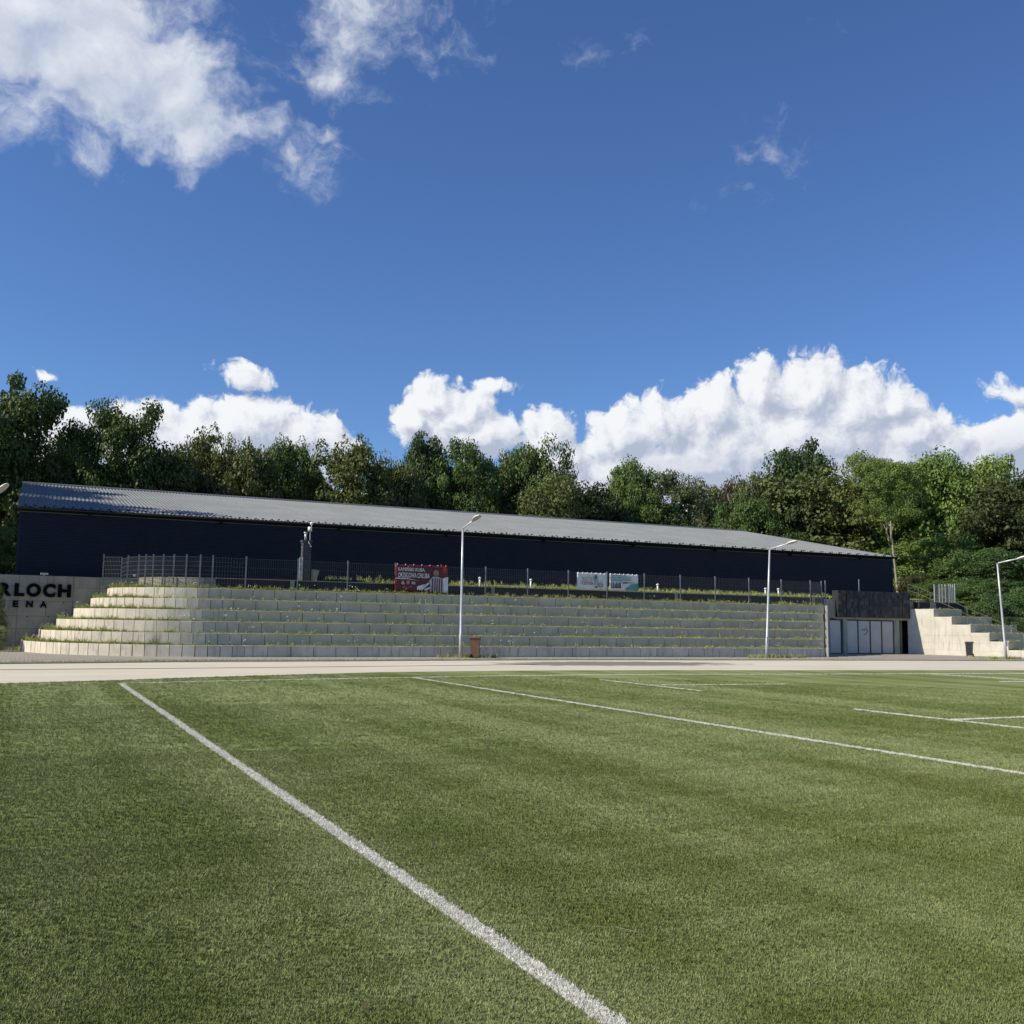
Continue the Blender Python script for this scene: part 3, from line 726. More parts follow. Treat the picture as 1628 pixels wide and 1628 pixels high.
# ---------------------------------------------------------------- things between fence and hall
ch = empty('chimney', (12.62, 50, 3.5), 'dark brick chimney stack with steel flue, standing between the fence and the hall', 'chimney')
m_ = MB(); z_ = 3.45; i = 0
while z_ < 5.52:
    ins = .006*(i % 2); m_.box((12.42+ins, 49.8+ins, z_), (12.84-ins, 50.2-ins, z_+.062)); z_ += .07; i += 1
m_.box((12.435, 49.815, 3.45), (12.825, 50.185, 5.5))
child(m_, 'brick_stack', MT['brick'], ch)
m_ = MB(); m_.box((12.38, 49.76, 5.52), (12.88, 50.24, 5.60)); child(m_, 'cap', MT['brick'], ch)
m_ = MB(); m_.tube([(12.58, 50, 5.6), (12.58, 50, 5.98)], .06, 10); m_.tube([(12.58, 50, 5.96), (12.58, 50, 6.02)], .10, 10); child(m_, 'flue', MT['galv'], ch, True)
ant = empty('weather_mast', (12.84, 50.05, 3.5), 'thin mast with two white sensor cans rising beside the dark chimney', 'mast')
m_ = MB(); m_.tube([(12.87, 50.25, 3.5), (12.87, 50.25, 6.3)], .02, 6); child(m_, 'mast_pole', MT['galv'], ant)
m_ = MB(); m_.tube([(12.85, 50.25, 6.10), (12.85, 50.25, 6.32)], .105, 12); child(m_, 'sensor_can', MT['white'], ant, True)
m_ = MB(); m_.tube([(12.92, 50.25, 6.42), (12.92, 50.25, 6.46), (12.92, 50.25, 6.54), (12.92, 50.25, 6.57)], [.03, .075, .075, .03], 12); m_.tube([(12.92, 50.25, 6.3), (12.92, 50.25, 6.43)], .015, 6); child(m_, 'sensor_can', MT['white'], ant, True)
m_ = MB(); m_.tube([(12.80, 49.79, 5.3), (12.72, 49.72, 5.42), (12.66, 49.75, 5.55)], .015, 6); m_.box((12.76, 49.72, 5.27), (12.83, 49.8, 5.33)); child(m_, 'bracket', MT['white'], ant)
m_ = MB()
for x in (12.26, 12.40): m_.tube([(x, 49.7, 3.5), (x, 49.7, 4.72)], .018, 6)
for i in range(6): m_.tube([(12.26, 49.7, 3.65+i*.19), (12.40, 49.7, 3.65+i*.19)], .012, 6)
o = m_.build('steel_ladder', MT['galv']); tag(o, 'narrow grey steel ladder standing against the left side of the dark chimney', 'ladder')
m_ = MB(); m_.add([(12.9, 49.9, 3.55), (13.1, 49.7, 3.55), (13.28, 49.75, 4.12), (12.93, 49.98, 4.18), (12.92, 49.93, 3.55), (13.12, 49.73, 3.55), (13.30, 49.78, 4.12), (12.95, 50.01, 4.18)], [(0, 1, 2, 3), (7, 6, 5, 4), (0, 4, 5, 1), (1, 5, 6, 2), (2, 6, 7, 3), (3, 7, 4, 0)])
o = m_.build('leaning_board', MT['tan']); tag(o, 'tan board leaning at the right foot of the dark chimney', 'board')
vn = [(22.22, 50, 'white vent pipe just right of the left lamp post, left of the next fence post'), (25.33, 50, 'white vent pipe between the red banner and the pale banners, right of a fence post'),
      (33.75, 50, 'white vent pipe in the weeds right of the teal banner'), (41.83, 50, 'white vent pipe standing directly behind the middle lamp post'), (42.86, 50, 'white vent pipe just right of the middle lamp post')]
for x, y, lb in vn:
    v_ = empty('vent_pipe', (x, y, 3.5), lb, 'vent pipe', 'white vent pipes along the low wall')
    m_ = MB(); m_.tube([(0, 0, -.1), (0, 0, .5)], .05, 12); m_.build('pipe', MT['white'], v_, True)
    m_ = MB(); m_.tube([(0, 0, .5), (0, 0, .56), (0, 0, .60)], [.085, .08, .02], 12); m_.build('cap', MT['white'], v_, True)

# ---------------------------------------------------------------- banners
def banner(name, x0, x1, z0, z1, mat, label):
    b = empty(name, ((x0+x1)/2, 47.94, z0), label, 'banner'); m_ = MB(); nx, nz = 16, 8
    vs = []
    for j in range(nz+1):
        for i in range(nx+1):
            fx, fz = i/nx, j/nz; e = math.sin(fx*math.pi)*math.sin(fz*math.pi)
            sag = -.035*math.sin(fx*math.pi*3)**2*(fz > .99)
            vs.append((x0+(x1-x0)*fx, 47.94+.012*math.sin(fx*9+fz*3)*e+.01*math.sin(fx*4)*fz, z0+(z1-z0)*fz+sag*.5))
    m_.add(vs, [(j*(nx+1)+i, j*(nx+1)+i+1, (j+1)*(nx+1)+i+1, (j+1)*(nx+1)+i) for j in range(nz) for i in range(nx)])
    c_ = child(m_, 'cloth', mat, b, True); s_ = c_.modifiers.new('thick', 'SOLIDIFY'); s_.thickness = .004
    m_ = MB()
    for i in range(7): 
        x = x0+(x1-x0)*(i+.3)/6.6; m_.box((x-.012, 47.925, z1-.03), (x+.012, 47.975, z1+.025))
    child(m_, 'tie', MT['white'], b)['kind'] = 'stuff'
    return b
cred = simple('maroon_print', (.135, .014, .021), .55, (.095, .010, .016), 1.6); cred2 = simple('bright_red_print', (.62, .035, .03), .55)
cwh = simple('white_print', (.74, .73, .72), .55, (.62, .61, .60)); cgr = simple('grey_print', (.44, .44, .45), .6); cdg = simple('dark_print', (.05, .05, .055), .6)
cteal = simple('teal_print', (.10, .29, .25), .55); cteal2 = simple('faded_teal_print', (.28, .45, .45), .55); cskin = simple('skin_print', (.36, .23, .16), .6); csil = simple('faded_red_print', (.48, .20, .18), .6); ctanp = simple('beige_print', (.50, .46, .36), .6)
YB = 47.905
def flat(b, name, polys, mat):
    m_ = MB()
    for poly in polys:
        q = poly; m_.add([(x, YB-.004*0, z) for x, z in q], [tuple(range(len(q)))])
    return child(m_, name, mat, b)
bx0, bx1, bz0, bz1 = 16.64, 19.52, 3.10, 4.49
def U(u, v, X0=bx0, X1=bx1, Z0=bz0, Z1=bz1): return (X0+(X1-X0)*u, Z0+(Z1-Z0)*v)
b = banner('advert_banner', bx0, bx1, bz0, bz1, cred, 'maroon football banner with white slogan and a shouting player in a striped shirt')
for txt, u0, u1, v0, v1 in (('KAMIŃSKI KUBA,', .055, .56, .735, .93), ('ORZEGOWA CHLUBA', .055, .645, .52, .70)):
    a_, c_ = U(u0, v0), U(u1, v1); o = place_text(txt, a_[0], c_[0], a_[1], c_[1], YB-.004, cwh, b, 'lettering', off=.018, ext=.0)
flat(b, 'swoosh', [[U(.01, .47), U(.25, .465), U(.46, .42), U(.25, .49), U(.01, .51)]], cwh)
def disc(u, v, r, k=10, asp=.48): return [U(u+r*asp*math.cos(2*math.pi*i/k), v+r*math.sin(2*math.pi*i/k)) for i in range(k)]
flat(b, 'crest', [disc(.245, .35, .075)], csil)
flat(b, 'crest', [[U(.115, .3), U(.14, .42), U(.165, .37), U(.19, .28), U(.15, .27)]], ctanp)
flat(b, 'crest', [[U(.31, .29), U(.31, .36), U(.33, .4), U(.35, .36), U(.37, .4), U(.385, .29)]], cgr)
flat(b, 'crest', [[U(.14, .14), U(.17, .21), U(.2, .2), U(.17, .14)]], csil)
flat(b, 'crest', [[U(.25, .19), U(.29, .22), U(.34, .17), U(.29, .195)]], csil)
flat(b, 'emblem', [[U(.90, .80), U(.90, .95), U(.96, .95), U(.96, .80)]], cred2); flat(b, 'emblem_line', [[U(.89, .745), U(.97, .745), U(.97, .765), U(.89, .765)]], cred2)
flat(b, 'corner_flash', [[U(.0, .30), U(.04, .33), U(.035, .45), U(.0, .42)]], cred2)
flat(b, 'white_stripe', [[U(.41, .14), U(.50, .07), U(.62, .28), U(.66, .38), U(.55, .30), U(.42, .22)], [U(.86, .52), U(.998, .60), U(.998, .02), U(.84, .02), U(.84, .2)], [U(.56, .05), U(.68, .18), U(.68, .24), U(.55, .12)]], cwh)
for o_ in [flat(b, 'player_shirt', [[U(.645, .42), U(.70, .58), U(.77, .60), U(.85, .56), U(.90, .44), U(.92, .03), U(.65, .03), U(.66, .2)], [U(.645, .42), U(.70, .58), U(.62, .40), U(.50, .10), U(.47, .09), U(.53, .22)]], cgr)]: o_.location.y -= .003
o_ = flat(b, 'shirt_stripe', [[U(x, .03), U(x+.022, .03), U(x+.024, .53), U(x+.002, .53)] for x in (.69, .735, .775, .82, .865)], cred); o_.location.y -= .006
o_ = flat(b, 'player_face', [disc(.765, .72, .125, 12, .42), [U(.745, .62), U(.785, .62), U(.79, .56), U(.74, .56)], [U(.49, .07), U(.53, .12), U(.515, .05)]], cskin); o_.location.y -= .007
o_ = flat(b, 'player_hair', [[U(.715, .80), U(.725, .88), U(.765, .91), U(.81, .88), U(.818, .79), U(.80, .82), U(.74, .83)]], cdg); o_.location.y -= .009
o_ = flat(b, 'player_mouth', [disc(.766, .655, .03, 8, .5)], cdg); o_.location.y -= .010
# second banner
x0, x1, z0, z1 = 27.11, 28.98, 3.52, 4.45
b = banner('advert_banner', x0, x1, z0, z1, cwh, 'white banner with smudged grey figure and faded red lettering')
V = lambda u, v: U(u, v, x0, x1, z0, z1)
a_, c_ = V(.24, .56), V(.46, .74); o_ = flat(b, 'print_block', [[V(.14, .72), V(.5, .75), V(.5, .66), V(.48, .52), V(.2, .52), V(.2, .66)]], ctanp)
place_text('SIĘ', V(.24, .5)[0], V(.45, .5)[0], V(0, .53)[1], V(0, .70)[1], YB-.005, cwh, b, 'lettering', off=.02, ext=0)
place_text('CZYTA', V(.14, .5)[0], V(.55, .5)[0], V(0, .29)[1], V(0, .46)[1], YB-.005, csil, b, 'lettering', off=.03, ext=0)
flat(b, 'printed_figure', [[V(.57, .9), V(.66, .88), V(.70, .7), V(.69, .12), V(.60, .12), V(.60, .5), V(.55, .62)]], cgr)
o_ = flat(b, 'printed_figure', [[V(.60, .86), V(.65, .84), V(.64, .66), V(.61, .64)], [V(.60, .2), V(.68, .2), V(.68, .12), V(.60, .12)]], cdg); o_.location.y -= .004
flat(b, 'printed_box', [[V(.72, .18), V(.87, .18), V(.87, .38), V(.72, .38)]], cdg); flat(b, 'text_line', [[V(.73, .44), V(.86, .44), V(.86, .48), V(.73, .48)], [V(.14, .08), V(.28, .08), V(.28, .11), V(.14, .11)], [V(.76, .06), V(.85, .06), V(.85, .09), V(.76, .09)]], cgr)
o_ = flat(b, 'printed_box', [[V(.735, .21), V(.855, .21), V(.855, .35), V(.735, .35)]], cgr); o_.location.y -= .004
# third banner
x0, x1, z0, z1 = 29.18, 31.05, 3.53, 4.45
b = banner('advert_banner', x0, x1, z0, z1, cwh, 'white banner with teal text bars and a green corner patch')
V = lambda u, v: U(u, v, x0, x1, z0, z1)
flat(b, 'text_bar', [[V(.02, v), V(u_, v), V(u_, v+.085), V(.02, v+.085)] for v, u_ in ((.86, .6), (.74, .75), (.62, .66), (.54, .45))], cteal2)
flat(b, 'text_line', [[V(.62, .46), V(.88, .47), V(.88, .51), V(.62, .50)], [V(.45, .42), V(.62, .43), V(.62, .53), V(.45, .52)], [V(.62, .62), V(.75, .62), V(.75, .66), V(.62, .66)]], simple('slate_print', (.14, .2, .26), .6))
flat(b, 'green_patch', [[V(.56, .01), V(.58, .18), V(.68, .26), V(.74, .38), V(.86, .42), V(.995, .47), V(.995, .01)]], cteal)
o_ = flat(b, 'text_line', [[V(.72, v), V(.96, v), V(.96, v+.02), V(.72, v+.02)] for v in (.08, .16, .24, .32)], cteal2); o_.location.y -= .004
sil = []
for u_ in (.07, .13, .19, .23, .28, .33, .37):
    h_ = .12+.22*abs(math.sin(u_*31)); sil.append([V(u_-.015, .18), V(u_+.018, .16), V(u_+.012, .20+h_), V(u_-.01, .19+h_)])
sil.append([V(.03, .16), V(.42, .18), V(.38, .14), V(.05, .13)])
flat(b, 'printed_people', sil, cdg)

# ---------------------------------------------------------------- lamp posts
def lamp(x, y, lean, arm, h, label):
    t_ = empty('street_lamp', (x, y, 0), label, 'lamp post', 'lamp posts along the path')
    m_ = MB(); tp = Vector((lean[0], lean[1], h)); q = lambda f: tp*f
    m_.tube([(0, 0, -.05), q(.18), q(.185), q(.6), q(1.)], [.085, .08, .066, .056, .045], 14); m_.build('pole', MT['galv'], t_, True)
    m_ = MB(); m_.tube([(0, 0, 0), (0, 0, .03)], .15, 14); m_.build('base_plate', MT['galv'], t_)
    m_ = MB(); m_.box((-.05, -.087, .75), (.05, -.072, 1.12)); m_.build('hatch', MT['galv'], t_)
    a = Vector(arm); tip = tp + a
    m_ = MB(); m_.tube([tp-Vector((0, 0, .04)), tp+Vector((0, 0, .02))+a*.06, tip], [.045, .04, .032], 10); m_.build('arm', MT['galv'], t_, True)
    # cobra head: squashed tapering shell
    d = a.normalized(); sx = d.cross(Vector((0, 0, 1))).normalized(); up_ = sx.cross(d)
    prof = [(-.10, .035, .035, .03), (0, .06, .05, .045), (.14, .12, .075, .05), (.34, .165, .085, .06), (.52, .155, .075, .06), (.64, .11, .05, .045), (.70, .03, .015, .015)]
    top, bot = MB(), MB(); K = 10
    for mb, up_s in ((top, True), (bot, False)):
        vs = []
        for (s_, wd, ht, hb) in prof:
            for j in range(K+1):
                th = math.pi*j/K; zz = math.sin(th)*(ht if up_s else -hb); c0 = tip + d*s_ + up_*(.0)
                vs.append(c0 + sx*(math.cos(th)*wd) + up_*zz)
        mb.add(vs, [((i*(K+1)+j, i*(K+1)+j+1, (i+1)*(K+1)+j+1, (i+1)*(K+1)+j) if up_s else (i*(K+1)+j+1, i*(K+1)+j, (i+1)*(K+1)+j, (i+1)*(K+1)+j+1)) for i in range(len(prof)-1) for j in range(K)])
    hd = top.build('lamp_head', MT['white'], t_, True); gl = bot.build('lamp_glass', MT['lens'], None, True); gl.parent = hd
    return t_
def gp(px, py): return G(px, py)
lamp(18.30, 43.2, (-.02, 0, 0), (.05, -1.05, .30), 5.97, 'grey lamp post behind the brown bin, its head over the hall roof')
lamp(35.66, 42.6, (.38, .1, 0), (.06, -1.35, .22), 5.80, 'grey lamp post in front of the right half of the terrace')
lamp(51.17, 40.26, (-.45, 0, 0), (.05, -1.35, .22), 5.52, 'grey leaning lamp post near the right edge beside the stepped pale wall')
lamp(-1.62, 42.0, (0, 0, 0), (.42, -.38, .42), 5.62, 'lamp whose round head shows at the left photo edge beside the hall roof')

# ---------------------------------------------------------------- wheelie bins
def wheelie(x, y, rz, h, mat, label):
    t_ = empty('wheelie_bin', (x, y, .012), label, 'bin', rz=rz); k_ = h/1.06
    m_ = MB(); b0, b1_, d0, d1 = .185*k_, .225*k_, .20*k_, .25*k_
    z0, z1 = .06*k_, .96*k_
    m_.add([(-b0, -d0, z0), (b0, -d0, z0), (b0, d0*.9, z0), (-b0, d0*.9, z0), (-b1_, -d1, z1), (b1_, -d1, z1), (b1_, d1, z1), (-b1_, d1, z1)], [(0, 3, 2, 1), (0, 1, 5, 4), (1, 2, 6, 5), (2, 3, 7, 6), (3, 0, 4, 7), (4, 5, 6, 7)])
    m_.box((-b1_*1.06, -d1*1.06, z1-.07*k_), (b1_*1.06, d1*1.02, z1)); m_.box((-b0*.8, -d0*1.04, z0+.1), (b0*.8, -d0*1.0, z0+.35))
    bevel(m_.build('body', mat, t_), .015, 2)
    m_ = MB(); w2, e = b1_*1.2, d1*1.2
    m_.add([(-w2, -e, z1), (w2, -e, z1), (w2, e, z1), (-w2, e, z1), (-w2*.9, -e*.86, z1+.06*k_), (w2*.9, -e*.86, z1+.06*k_), (w2*.9, e*.9, z1+.10*k_), (-w2*.9, e*.9, z1+.10*k_)], [(0, 3, 2, 1), (0, 1, 5, 4), (1, 2, 6, 5), (2, 3, 7, 6), (3, 0, 4, 7), (4, 5, 6, 7)])
    bevel(m_.build('lid', mat, t_), .012, 2)
    m_ = MB(); m_.tube([(-b1_, d1+.02, z1), (-b1_, d1+.10, z1+.02), (b1_, d1+.10, z1+.02), (b1_, d1+.02, z1)], .018, 8); m_.build('handle', mat, t_)
    for s_ in (-1, 1):
        m_ = MB(); m_.tube([(s_*b0*1.0, d0, .1*k_), (s_*(b0+.05), d0, .1*k_)], .1*k_, 16); m_.build('wheel', MT['rubber'], t_, True)
    return t_
wheelie(18.82, 42.75, R(62), 1.0, MT['brown'], 'brown wheelie bin standing beside the left lamp post')
wheelie(53.55, 44.75, R(-60), .93, MT['bin'], 'black wheelie bin against the pale stepped wall')

# ---------------------------------------------------------------- entrance block under the right stand
YF = 49.3
fx = lambda px: PY(px, 986, YF).x
ent = empty('entrance_front', (49.5, YF, 0), 'concrete entrance front with grey door panels recessed between the two stands', 'building')
def fb(name, x0, x1, z0, z1, mat, y0=0., y1=.25, par=None):
    m_ = MB(); m_.box((x0, YF+y0, z0), (x1, YF+y1, z1)); return child(m_, name, mat, par or ent)
fb('wall', 44.9, fx(1319), 0, 3.50, MT['facade']); fb('wall', fx(1319)+.003, 46.9, 2.27, 3.5, MT['facade'], .003)
fb('wall', 53.22, 54.0, 2.26, 3.50, MT['facade'], .003); fb('wall', fx(1447.4), 54.0, 0, 2.255, MT['facade'])
fb('lintel', 46.9, 53.42, 2.22, 2.36, MT['facade'], -.02, .2)
fb('backing', 45.0, 56.0, 0, 3.4, MT['dark'], .9, 1.1); fb('ceiling', 45.0, 54.0, 3.40, 3.45, MT['dark'], .26, .89); fb('side_wall', 53.9, 54.0, 0, 3.4, MT['dark'], .26, .89)
fb('pillar', fx(1340.5), fx(1344.5)+.12, 0, 2.215, MT['facade'], -.01, .22); fb('pillar', fx(1421.5), fx(1429.4), 0, 2.215, MT['facade'], -.01, .22)
for a, b_ in ((1319.3, 1338), (1346.5, 1364.6), (1364.8, 1384), (1384.2, 1402.2), (1402.4, 1421)):
    x0, x1 = fx(a), fx(b_); m_ = MB(); w_ = .05
    for p0, p1 in (((x0, .02), (x0+w_, 2.20)), ((x1-w_, .02), (x1, 2.20)), ((x0+w_, 2.14), (x1-w_, 2.20)), ((x0+w_, .02), (x1-w_, .07))): m_.box((p0[0], YF+.05, p0[1]), (p1[0], YF+.12, p1[1]))
    child(m_, 'door_frame', MT['frame'], ent); m_ = MB(); m_.box((x0+w_+.004, YF+.06, .075), (x1-w_-.004, YF+.10, 2.135)); child(m_, 'door_panel', MT['doorp'], ent)
m_ = MB(); m_.box((fx(1321)-.0, YF+.03, .42), (fx(1321)+.05, YF+.055, .66)); m_.box((fx(1334), YF+.02, 1.0), (fx(1334)+.10, YF+.045, 1.03)); child(m_, 'door_handle', MT['galv'], ent)
# emblem on the second panel: two short words and a sweeping curve
place_text('B M', fx(1370.5), fx(1376.5), 1.52, 1.63, YF+.052, MT['frame'], ent, 'emblem_text', off=.02, ext=.0)
m_ = MB(); n = 16; c0 = (fx(1372.5), 1.52); q = []
for i in range(n+1):
    th = R(60)-R(150)*i/n; q.append((th, .02+.045*math.sin(math.pi*i/n)))
vs = []
for th, w_ in q:
    for r_ in (.36-w_/2, .36+w_/2): vs.append((c0[0]+r_*1.05*math.cos(th), YF+.052, c0[1]+r_*.8*math.sin(th)))
m_.add(vs, [(2*i, 2*i+2, 2*i+3, 2*i+1) for i in range(n)]); child(m_, 'emblem_curve', MT['frame'], ent)
# open recess on the right with debris
fb('side_post', fx(1440)+.02, fx(1443), 0, 2.2, MT['wallc'], .5, .6)
# black tiled box over the doors
bxX0, bxX1, bxZ0, bxZ1, YBX = 46.90, 53.24, 2.365, 4.07, YF-.22
box_ = empty('tiled_parapet', (50, YBX, 2.365), 'black stone tiled box hanging over the grey entrance doors', 'parapet')
cols_ = [bxX0, 47.62, 48.62, 49.60, 50.58, 51.58, 52.52, bxX1]
for i in range(len(cols_)-1):
    m_ = MB(); a, b_ = cols_[i]+.008, cols_[i+1]-.008; m_.box((a, YBX, bxZ0), (b_, YBX+.5, bxZ1))
    po = child(m_, 'panel', MT['black'], box_)
    m_ = MB(); nz = 7; z_ = bxZ0+.01
    hts = [rnd.uniform(.6, 1.4) for _ in range(nz)]; s_ = (bxZ1-bxZ0-.02)/sum(hts)
    for h_ in hts:
        x = a+.004
        while x < b_-.03:
            w_ = min(rnd.choice([.12, .16, .22, .3]), b_-.004-x); 
            m_.box((x+.004, YBX-rnd.uniform(.006, .03), z_+.005), (x+w_-.004, YBX+.01, z_+h_*s_-.005), 0, rnd.random()**2.6); x += w_
        z_ += h_*s_
    t_ = m_.build('stone_tile', MT['clad'], po); t_['kind'] = 'stuff'
p = PY(1365.5, 921, 50.2); m_ = MB(); m_.box((p.x-.03, 50.18, 3.4), (p.x+.03, 50.22, p.z)); o = m_.build('fence_post', MT['postgrey']); tag(o, 'single grey post rising behind the black tiled box', 'post')
m_ = MB(); m_.box((-.04, -.05, 0), (.04, .04, .06)); m_.tube([(0, -.16, .0), (0, .02, .05)], .035, 8); o = m_.build('security_camera', MT['white']); p = PY(1448.5, 978, YF-.1); o.location = p; tag(o, 'small white camera on the concrete right of the black tiled box', 'camera')

# ---------------------------------------------------------------- pale stepped wall and right stand
WA, WB = Vector((53.42, 49.0)), Vector((56.19, 42.93)); WD = (WB-WA).normalized(); WN = Vector((WD.y, -WD.x))   # faces left
sw = empty('stepped_wall', (53.42, 49.0, 0), 'sunlit pale concrete side wall with stepped top right of the entrance', 'wall')
stepY = [49.35, 47.80, 46.78, 45.74, 44.73, 43.74, 42.72]; stepZ = [3.0, 2.5, 2.0, 1.5, .96, .45]
rowz = [0, .34, .80, 1.28, 1.9, 2.5, 3.0]
def wp(y): return WA + WD*((y-49.0)/WD.y)
for i in range(6):
    p0, p1 = wp(stepY[i]), wp(stepY[i+1]); zt = stepZ[i]; zs = [z_ for z_ in rowz if z_ < zt-.12]+[zt]
    if i == 0: zs = [0, .34, .80, 1.28, zt]
    if i == 1: zs = [0, .34, .80, 1.28, zt]
    for j in range(len(zs)-1):
        m_ = MB(); g_ = .003; a = p0+WD*g_; b_ = p1-WD*g_; th = Vector((-WN.x, -WN.y))*.28 if WN.x < 0 else Vector((WN.x, WN.y))*.28
        off = rnd.uniform(0, .004); a0 = a+th*off; b0_ = b_+th*off
        qs = [a0, b0_, b_+th, a+th]; m_.add([(q_.x, q_.y, zs[j]+.004) for q_ in qs]+[(q_.x, q_.y, zs[j+1]-.002) for q_ in qs], [(0, 1, 5, 4), (1, 2, 6, 5), (2, 3, 7, 6), (3, 0, 4, 7), (4, 5, 6, 7), (0, 3, 2, 1)])
        child(m_, 'concrete_panel', MT['pale'], sw)
rs = empty('grandstand', (54, 44, 0), 'short grey block terrace rising behind the pale stepped wall at the right', 'terrace')
for i in range(6):
    zt = 3.02-.5*i; y = stepY[i+1]+.0; x0 = wp(y).x+.03; ln = [2.6, 3.3, 3.9, 4.6, 9, 11][i]
    x = x0; xe = x0+ln; j = 0
    while x < xe-.2:
        o = link_obj('block', b05me, rs); ang = -.02-.012*j; o.location = (x+.25-54, y+.0-44-.012*j*j*.5, zt-.5); o.rotation_euler = (0, 0, -.02-.014*j); x += .49; j += 1
    m_ = MB(); m_.box((x0, y+.1, 0), (xe+.5, 49.4 if i == 0 else stepY[i]+.1, zt-.04)); child(m_, 'tread', MT['soil'], rs)
    for q_ in range(int(ln*26)): weed(x0+rnd.uniform(0, ln+.3), y+rnd.uniform(.12, 1.), zt-.05, rnd.uniform(.3, .9))
m_ = MB(); m_.box((53.75, 48.9, 0), (60, 49.05, 3.5)); 
lw2 = empty('low_wall', (54, 49, 3), 'low black wall with a concrete pillar behind the top of the right terrace', 'wall')
for a, b_ in ((53.7, 55.0), (55.45, 58.2)):
    m_ = MB(); m_.box((a, 48.95, 2.9), (b_, 49.1, 3.46)); child(m_, 'wall_panel', MT['black'], lw2)
m_ = MB(); m_.box((55.0, 48.9, 2.9), (55.45, 49.1, 3.47)); child(m_, 'pillar', MT['facade'], lw2)
m_ = MB(); m_.box((53.7, 48.9, 3.475), (58.2, 49.12, 3.51)); child(m_, 'coping', MT['facade'], lw2)
# handrail down the steps
hr = empty('handrail', (54, 44, 0), 'sloping galvanised handrail descending over the pale stepped wall', 'railing')
RP = [((53.40, 49.35), 3.5, 4.66), ((53.75, 48.80), 3.1, 4.44), ((53.95, 48.02), 2.98, 4.09), ((54.43, 46.96), 2.48, 3.63), ((54.90, 45.95), 1.98, 3.06), ((55.36, 44.93), 1.44, 2.58), ((55.8, 43.9), .95, 2.02), ((56.26, 42.97), .45, 1.50)]
for (x, y), z0, z1 in RP:
    m_ = MB(); m_.tube([(x, y, z0), (x, y, z1)], .016, 8); child(m_, 'post', MT['railm'], hr)
for dz in (0, -.42):
    m_ = MB(); m_.tube([(x, y, z1+dz) for (x, y), z0, z1 in RP]+[(56.7, 42.1, 1.05+dz)], .015, 8); child(m_, 'rail', MT['railm'], hr, True)
f2 = empty('wire_fence', (58, 50, 3.4), 'cluster of pale fence posts with wire mesh at the top of the right terrace', 'fence')
pp = [(PY(px, 936, 50.5-.08*i).x, 50.5+(.25*i)) for i, px in enumerate((1485.5, 1493.5, 1498, 1503, 1509, 1512, 1515, 1518))]
for i, px in enumerate((1485.5, 1493.5, 1498, 1503, 1509, 1512, 1515, 1518)):
    Yp = 49.6+.35*i if i < 6 else 51.7-.3*(i-6); xx = PY(px, 940, Yp).x
    m_ = MB(); m_.box((xx-.025, Yp-.025, 3.0), (xx+.025, Yp+.025, 4.75+.03*i)); child(m_, 'post', MT['galv'], f2)
    if i: 
        a = last; m_ = MB(); L_ = math.hypot(xx-a[0], Yp-a[1]); n = int(L_/.06)+1
        for j in range(1, n): f_ = j/n; x = a[0]+(xx-a[0])*f_; y = a[1]+(Yp-a[1])*f_; m_.box((x-.003, y-.003, 3.5), (x+.003, y+.003, 4.7))
        m_.tube([(a[0], a[1], 4.7), (xx, Yp, 4.7)], .004, 4); child(m_, 'wire_panel', MT['wire'], f2)
    last = (xx, Yp)

# ground on the right: wooded bank
def bank(x, y):
    d = max(0, min(1, (x-60-max(0, (46-y))*.35)/7)); base = 3.4*d if y > 40 else 0
    if y < 44: base *= max(0, (y-38)/6)
    return (3.45 if y > 49.2 and x < 60 else max(base, 3.45 if y > 49.2 else 0)) + max(0, (x-62))*.05 - .04
emb('wooded_bank', [53.8, 56, 58, 60, 62, 65, 70, 80, 100, 200, 900], [38, 41, 44, 46, 48, 49.19, 49.25, 51, 53.55, 60, 80, 120, 300, 800], bank, MT['forest'])

# ---------------------------------------------------------------- weeds and flowers
for i in range(1500):   # behind the low wall, thin in the first dry stretch
    x = rnd.uniform(5.2, 53); y = 49.1+abs(rnd.gauss(0, .9))
    if x < 16 and rnd.random() < .75: continue
    if y > 53 or (x > 44.7 and y < 49.8): continue
    weed(x, y, hz(x, y), rnd.uniform(.5, 1.5)*(1.1 if x > 15 else .45))
for i in range(900): x = rnd.uniform(15, 56); weed(x, 55.9-abs(rnd.gauss(0, 1.2)), 3.9, rnd.uniform(.4, 1.2))
for i in range(5200):   # verge
    x = rnd.uniform(-4, 60); yb = float(np.interp(x, [p_[0] for p_ in FAR], [p_[1] for p_ in FAR])); yt = float(np.interp(x, [p_[0] for p_ in FAR2], [p_[1] for p_ in FAR2]))
    if x > 38 and rnd.random() < .6: continue
    weed(x, rnd.uniform(yb+.03, yt+.1), .01, rnd.uniform(.15, .45))
for (x, y, n, r_) in ((18.3, 43.2, 60, .5), (35.66, 42.6, 110, .8), (51.17, 40.3, 120, 1.2), (37.5, 42.5, 40, .6), (19.3, 43, 40, .6), (0, 52.5, 60, .7)):
    for i in range(n): weed(x+rnd.gauss(0, r_), y+rnd.gauss(0, .18), .01, rnd.uniform(.4, 1.3))
for i in range(500): x = rnd.uniform(-1, 41); weed(x, Y0-.05+rnd.gauss(0, .03) if x > 8.1 else 0, .01, rnd.uniform(.1, .35)) if x > 8.1 else None
src_weed = tuft_mesh('weed_tuft', 11, .20, .012, .05, MT['weed'], 4)
o = scatter('grass_weeds', [w_[:3] for w_ in weeds], [w_[3] for w_ in weeds], src_weed); tag(o, 'tufts of yellow green grass growing on the terrace steps and walls', 'grass', kind='stuff')
m_ = MB(); cand = [w_ for w_ in weeds if w_[2] > .3]; rnd.shuffle(cand)
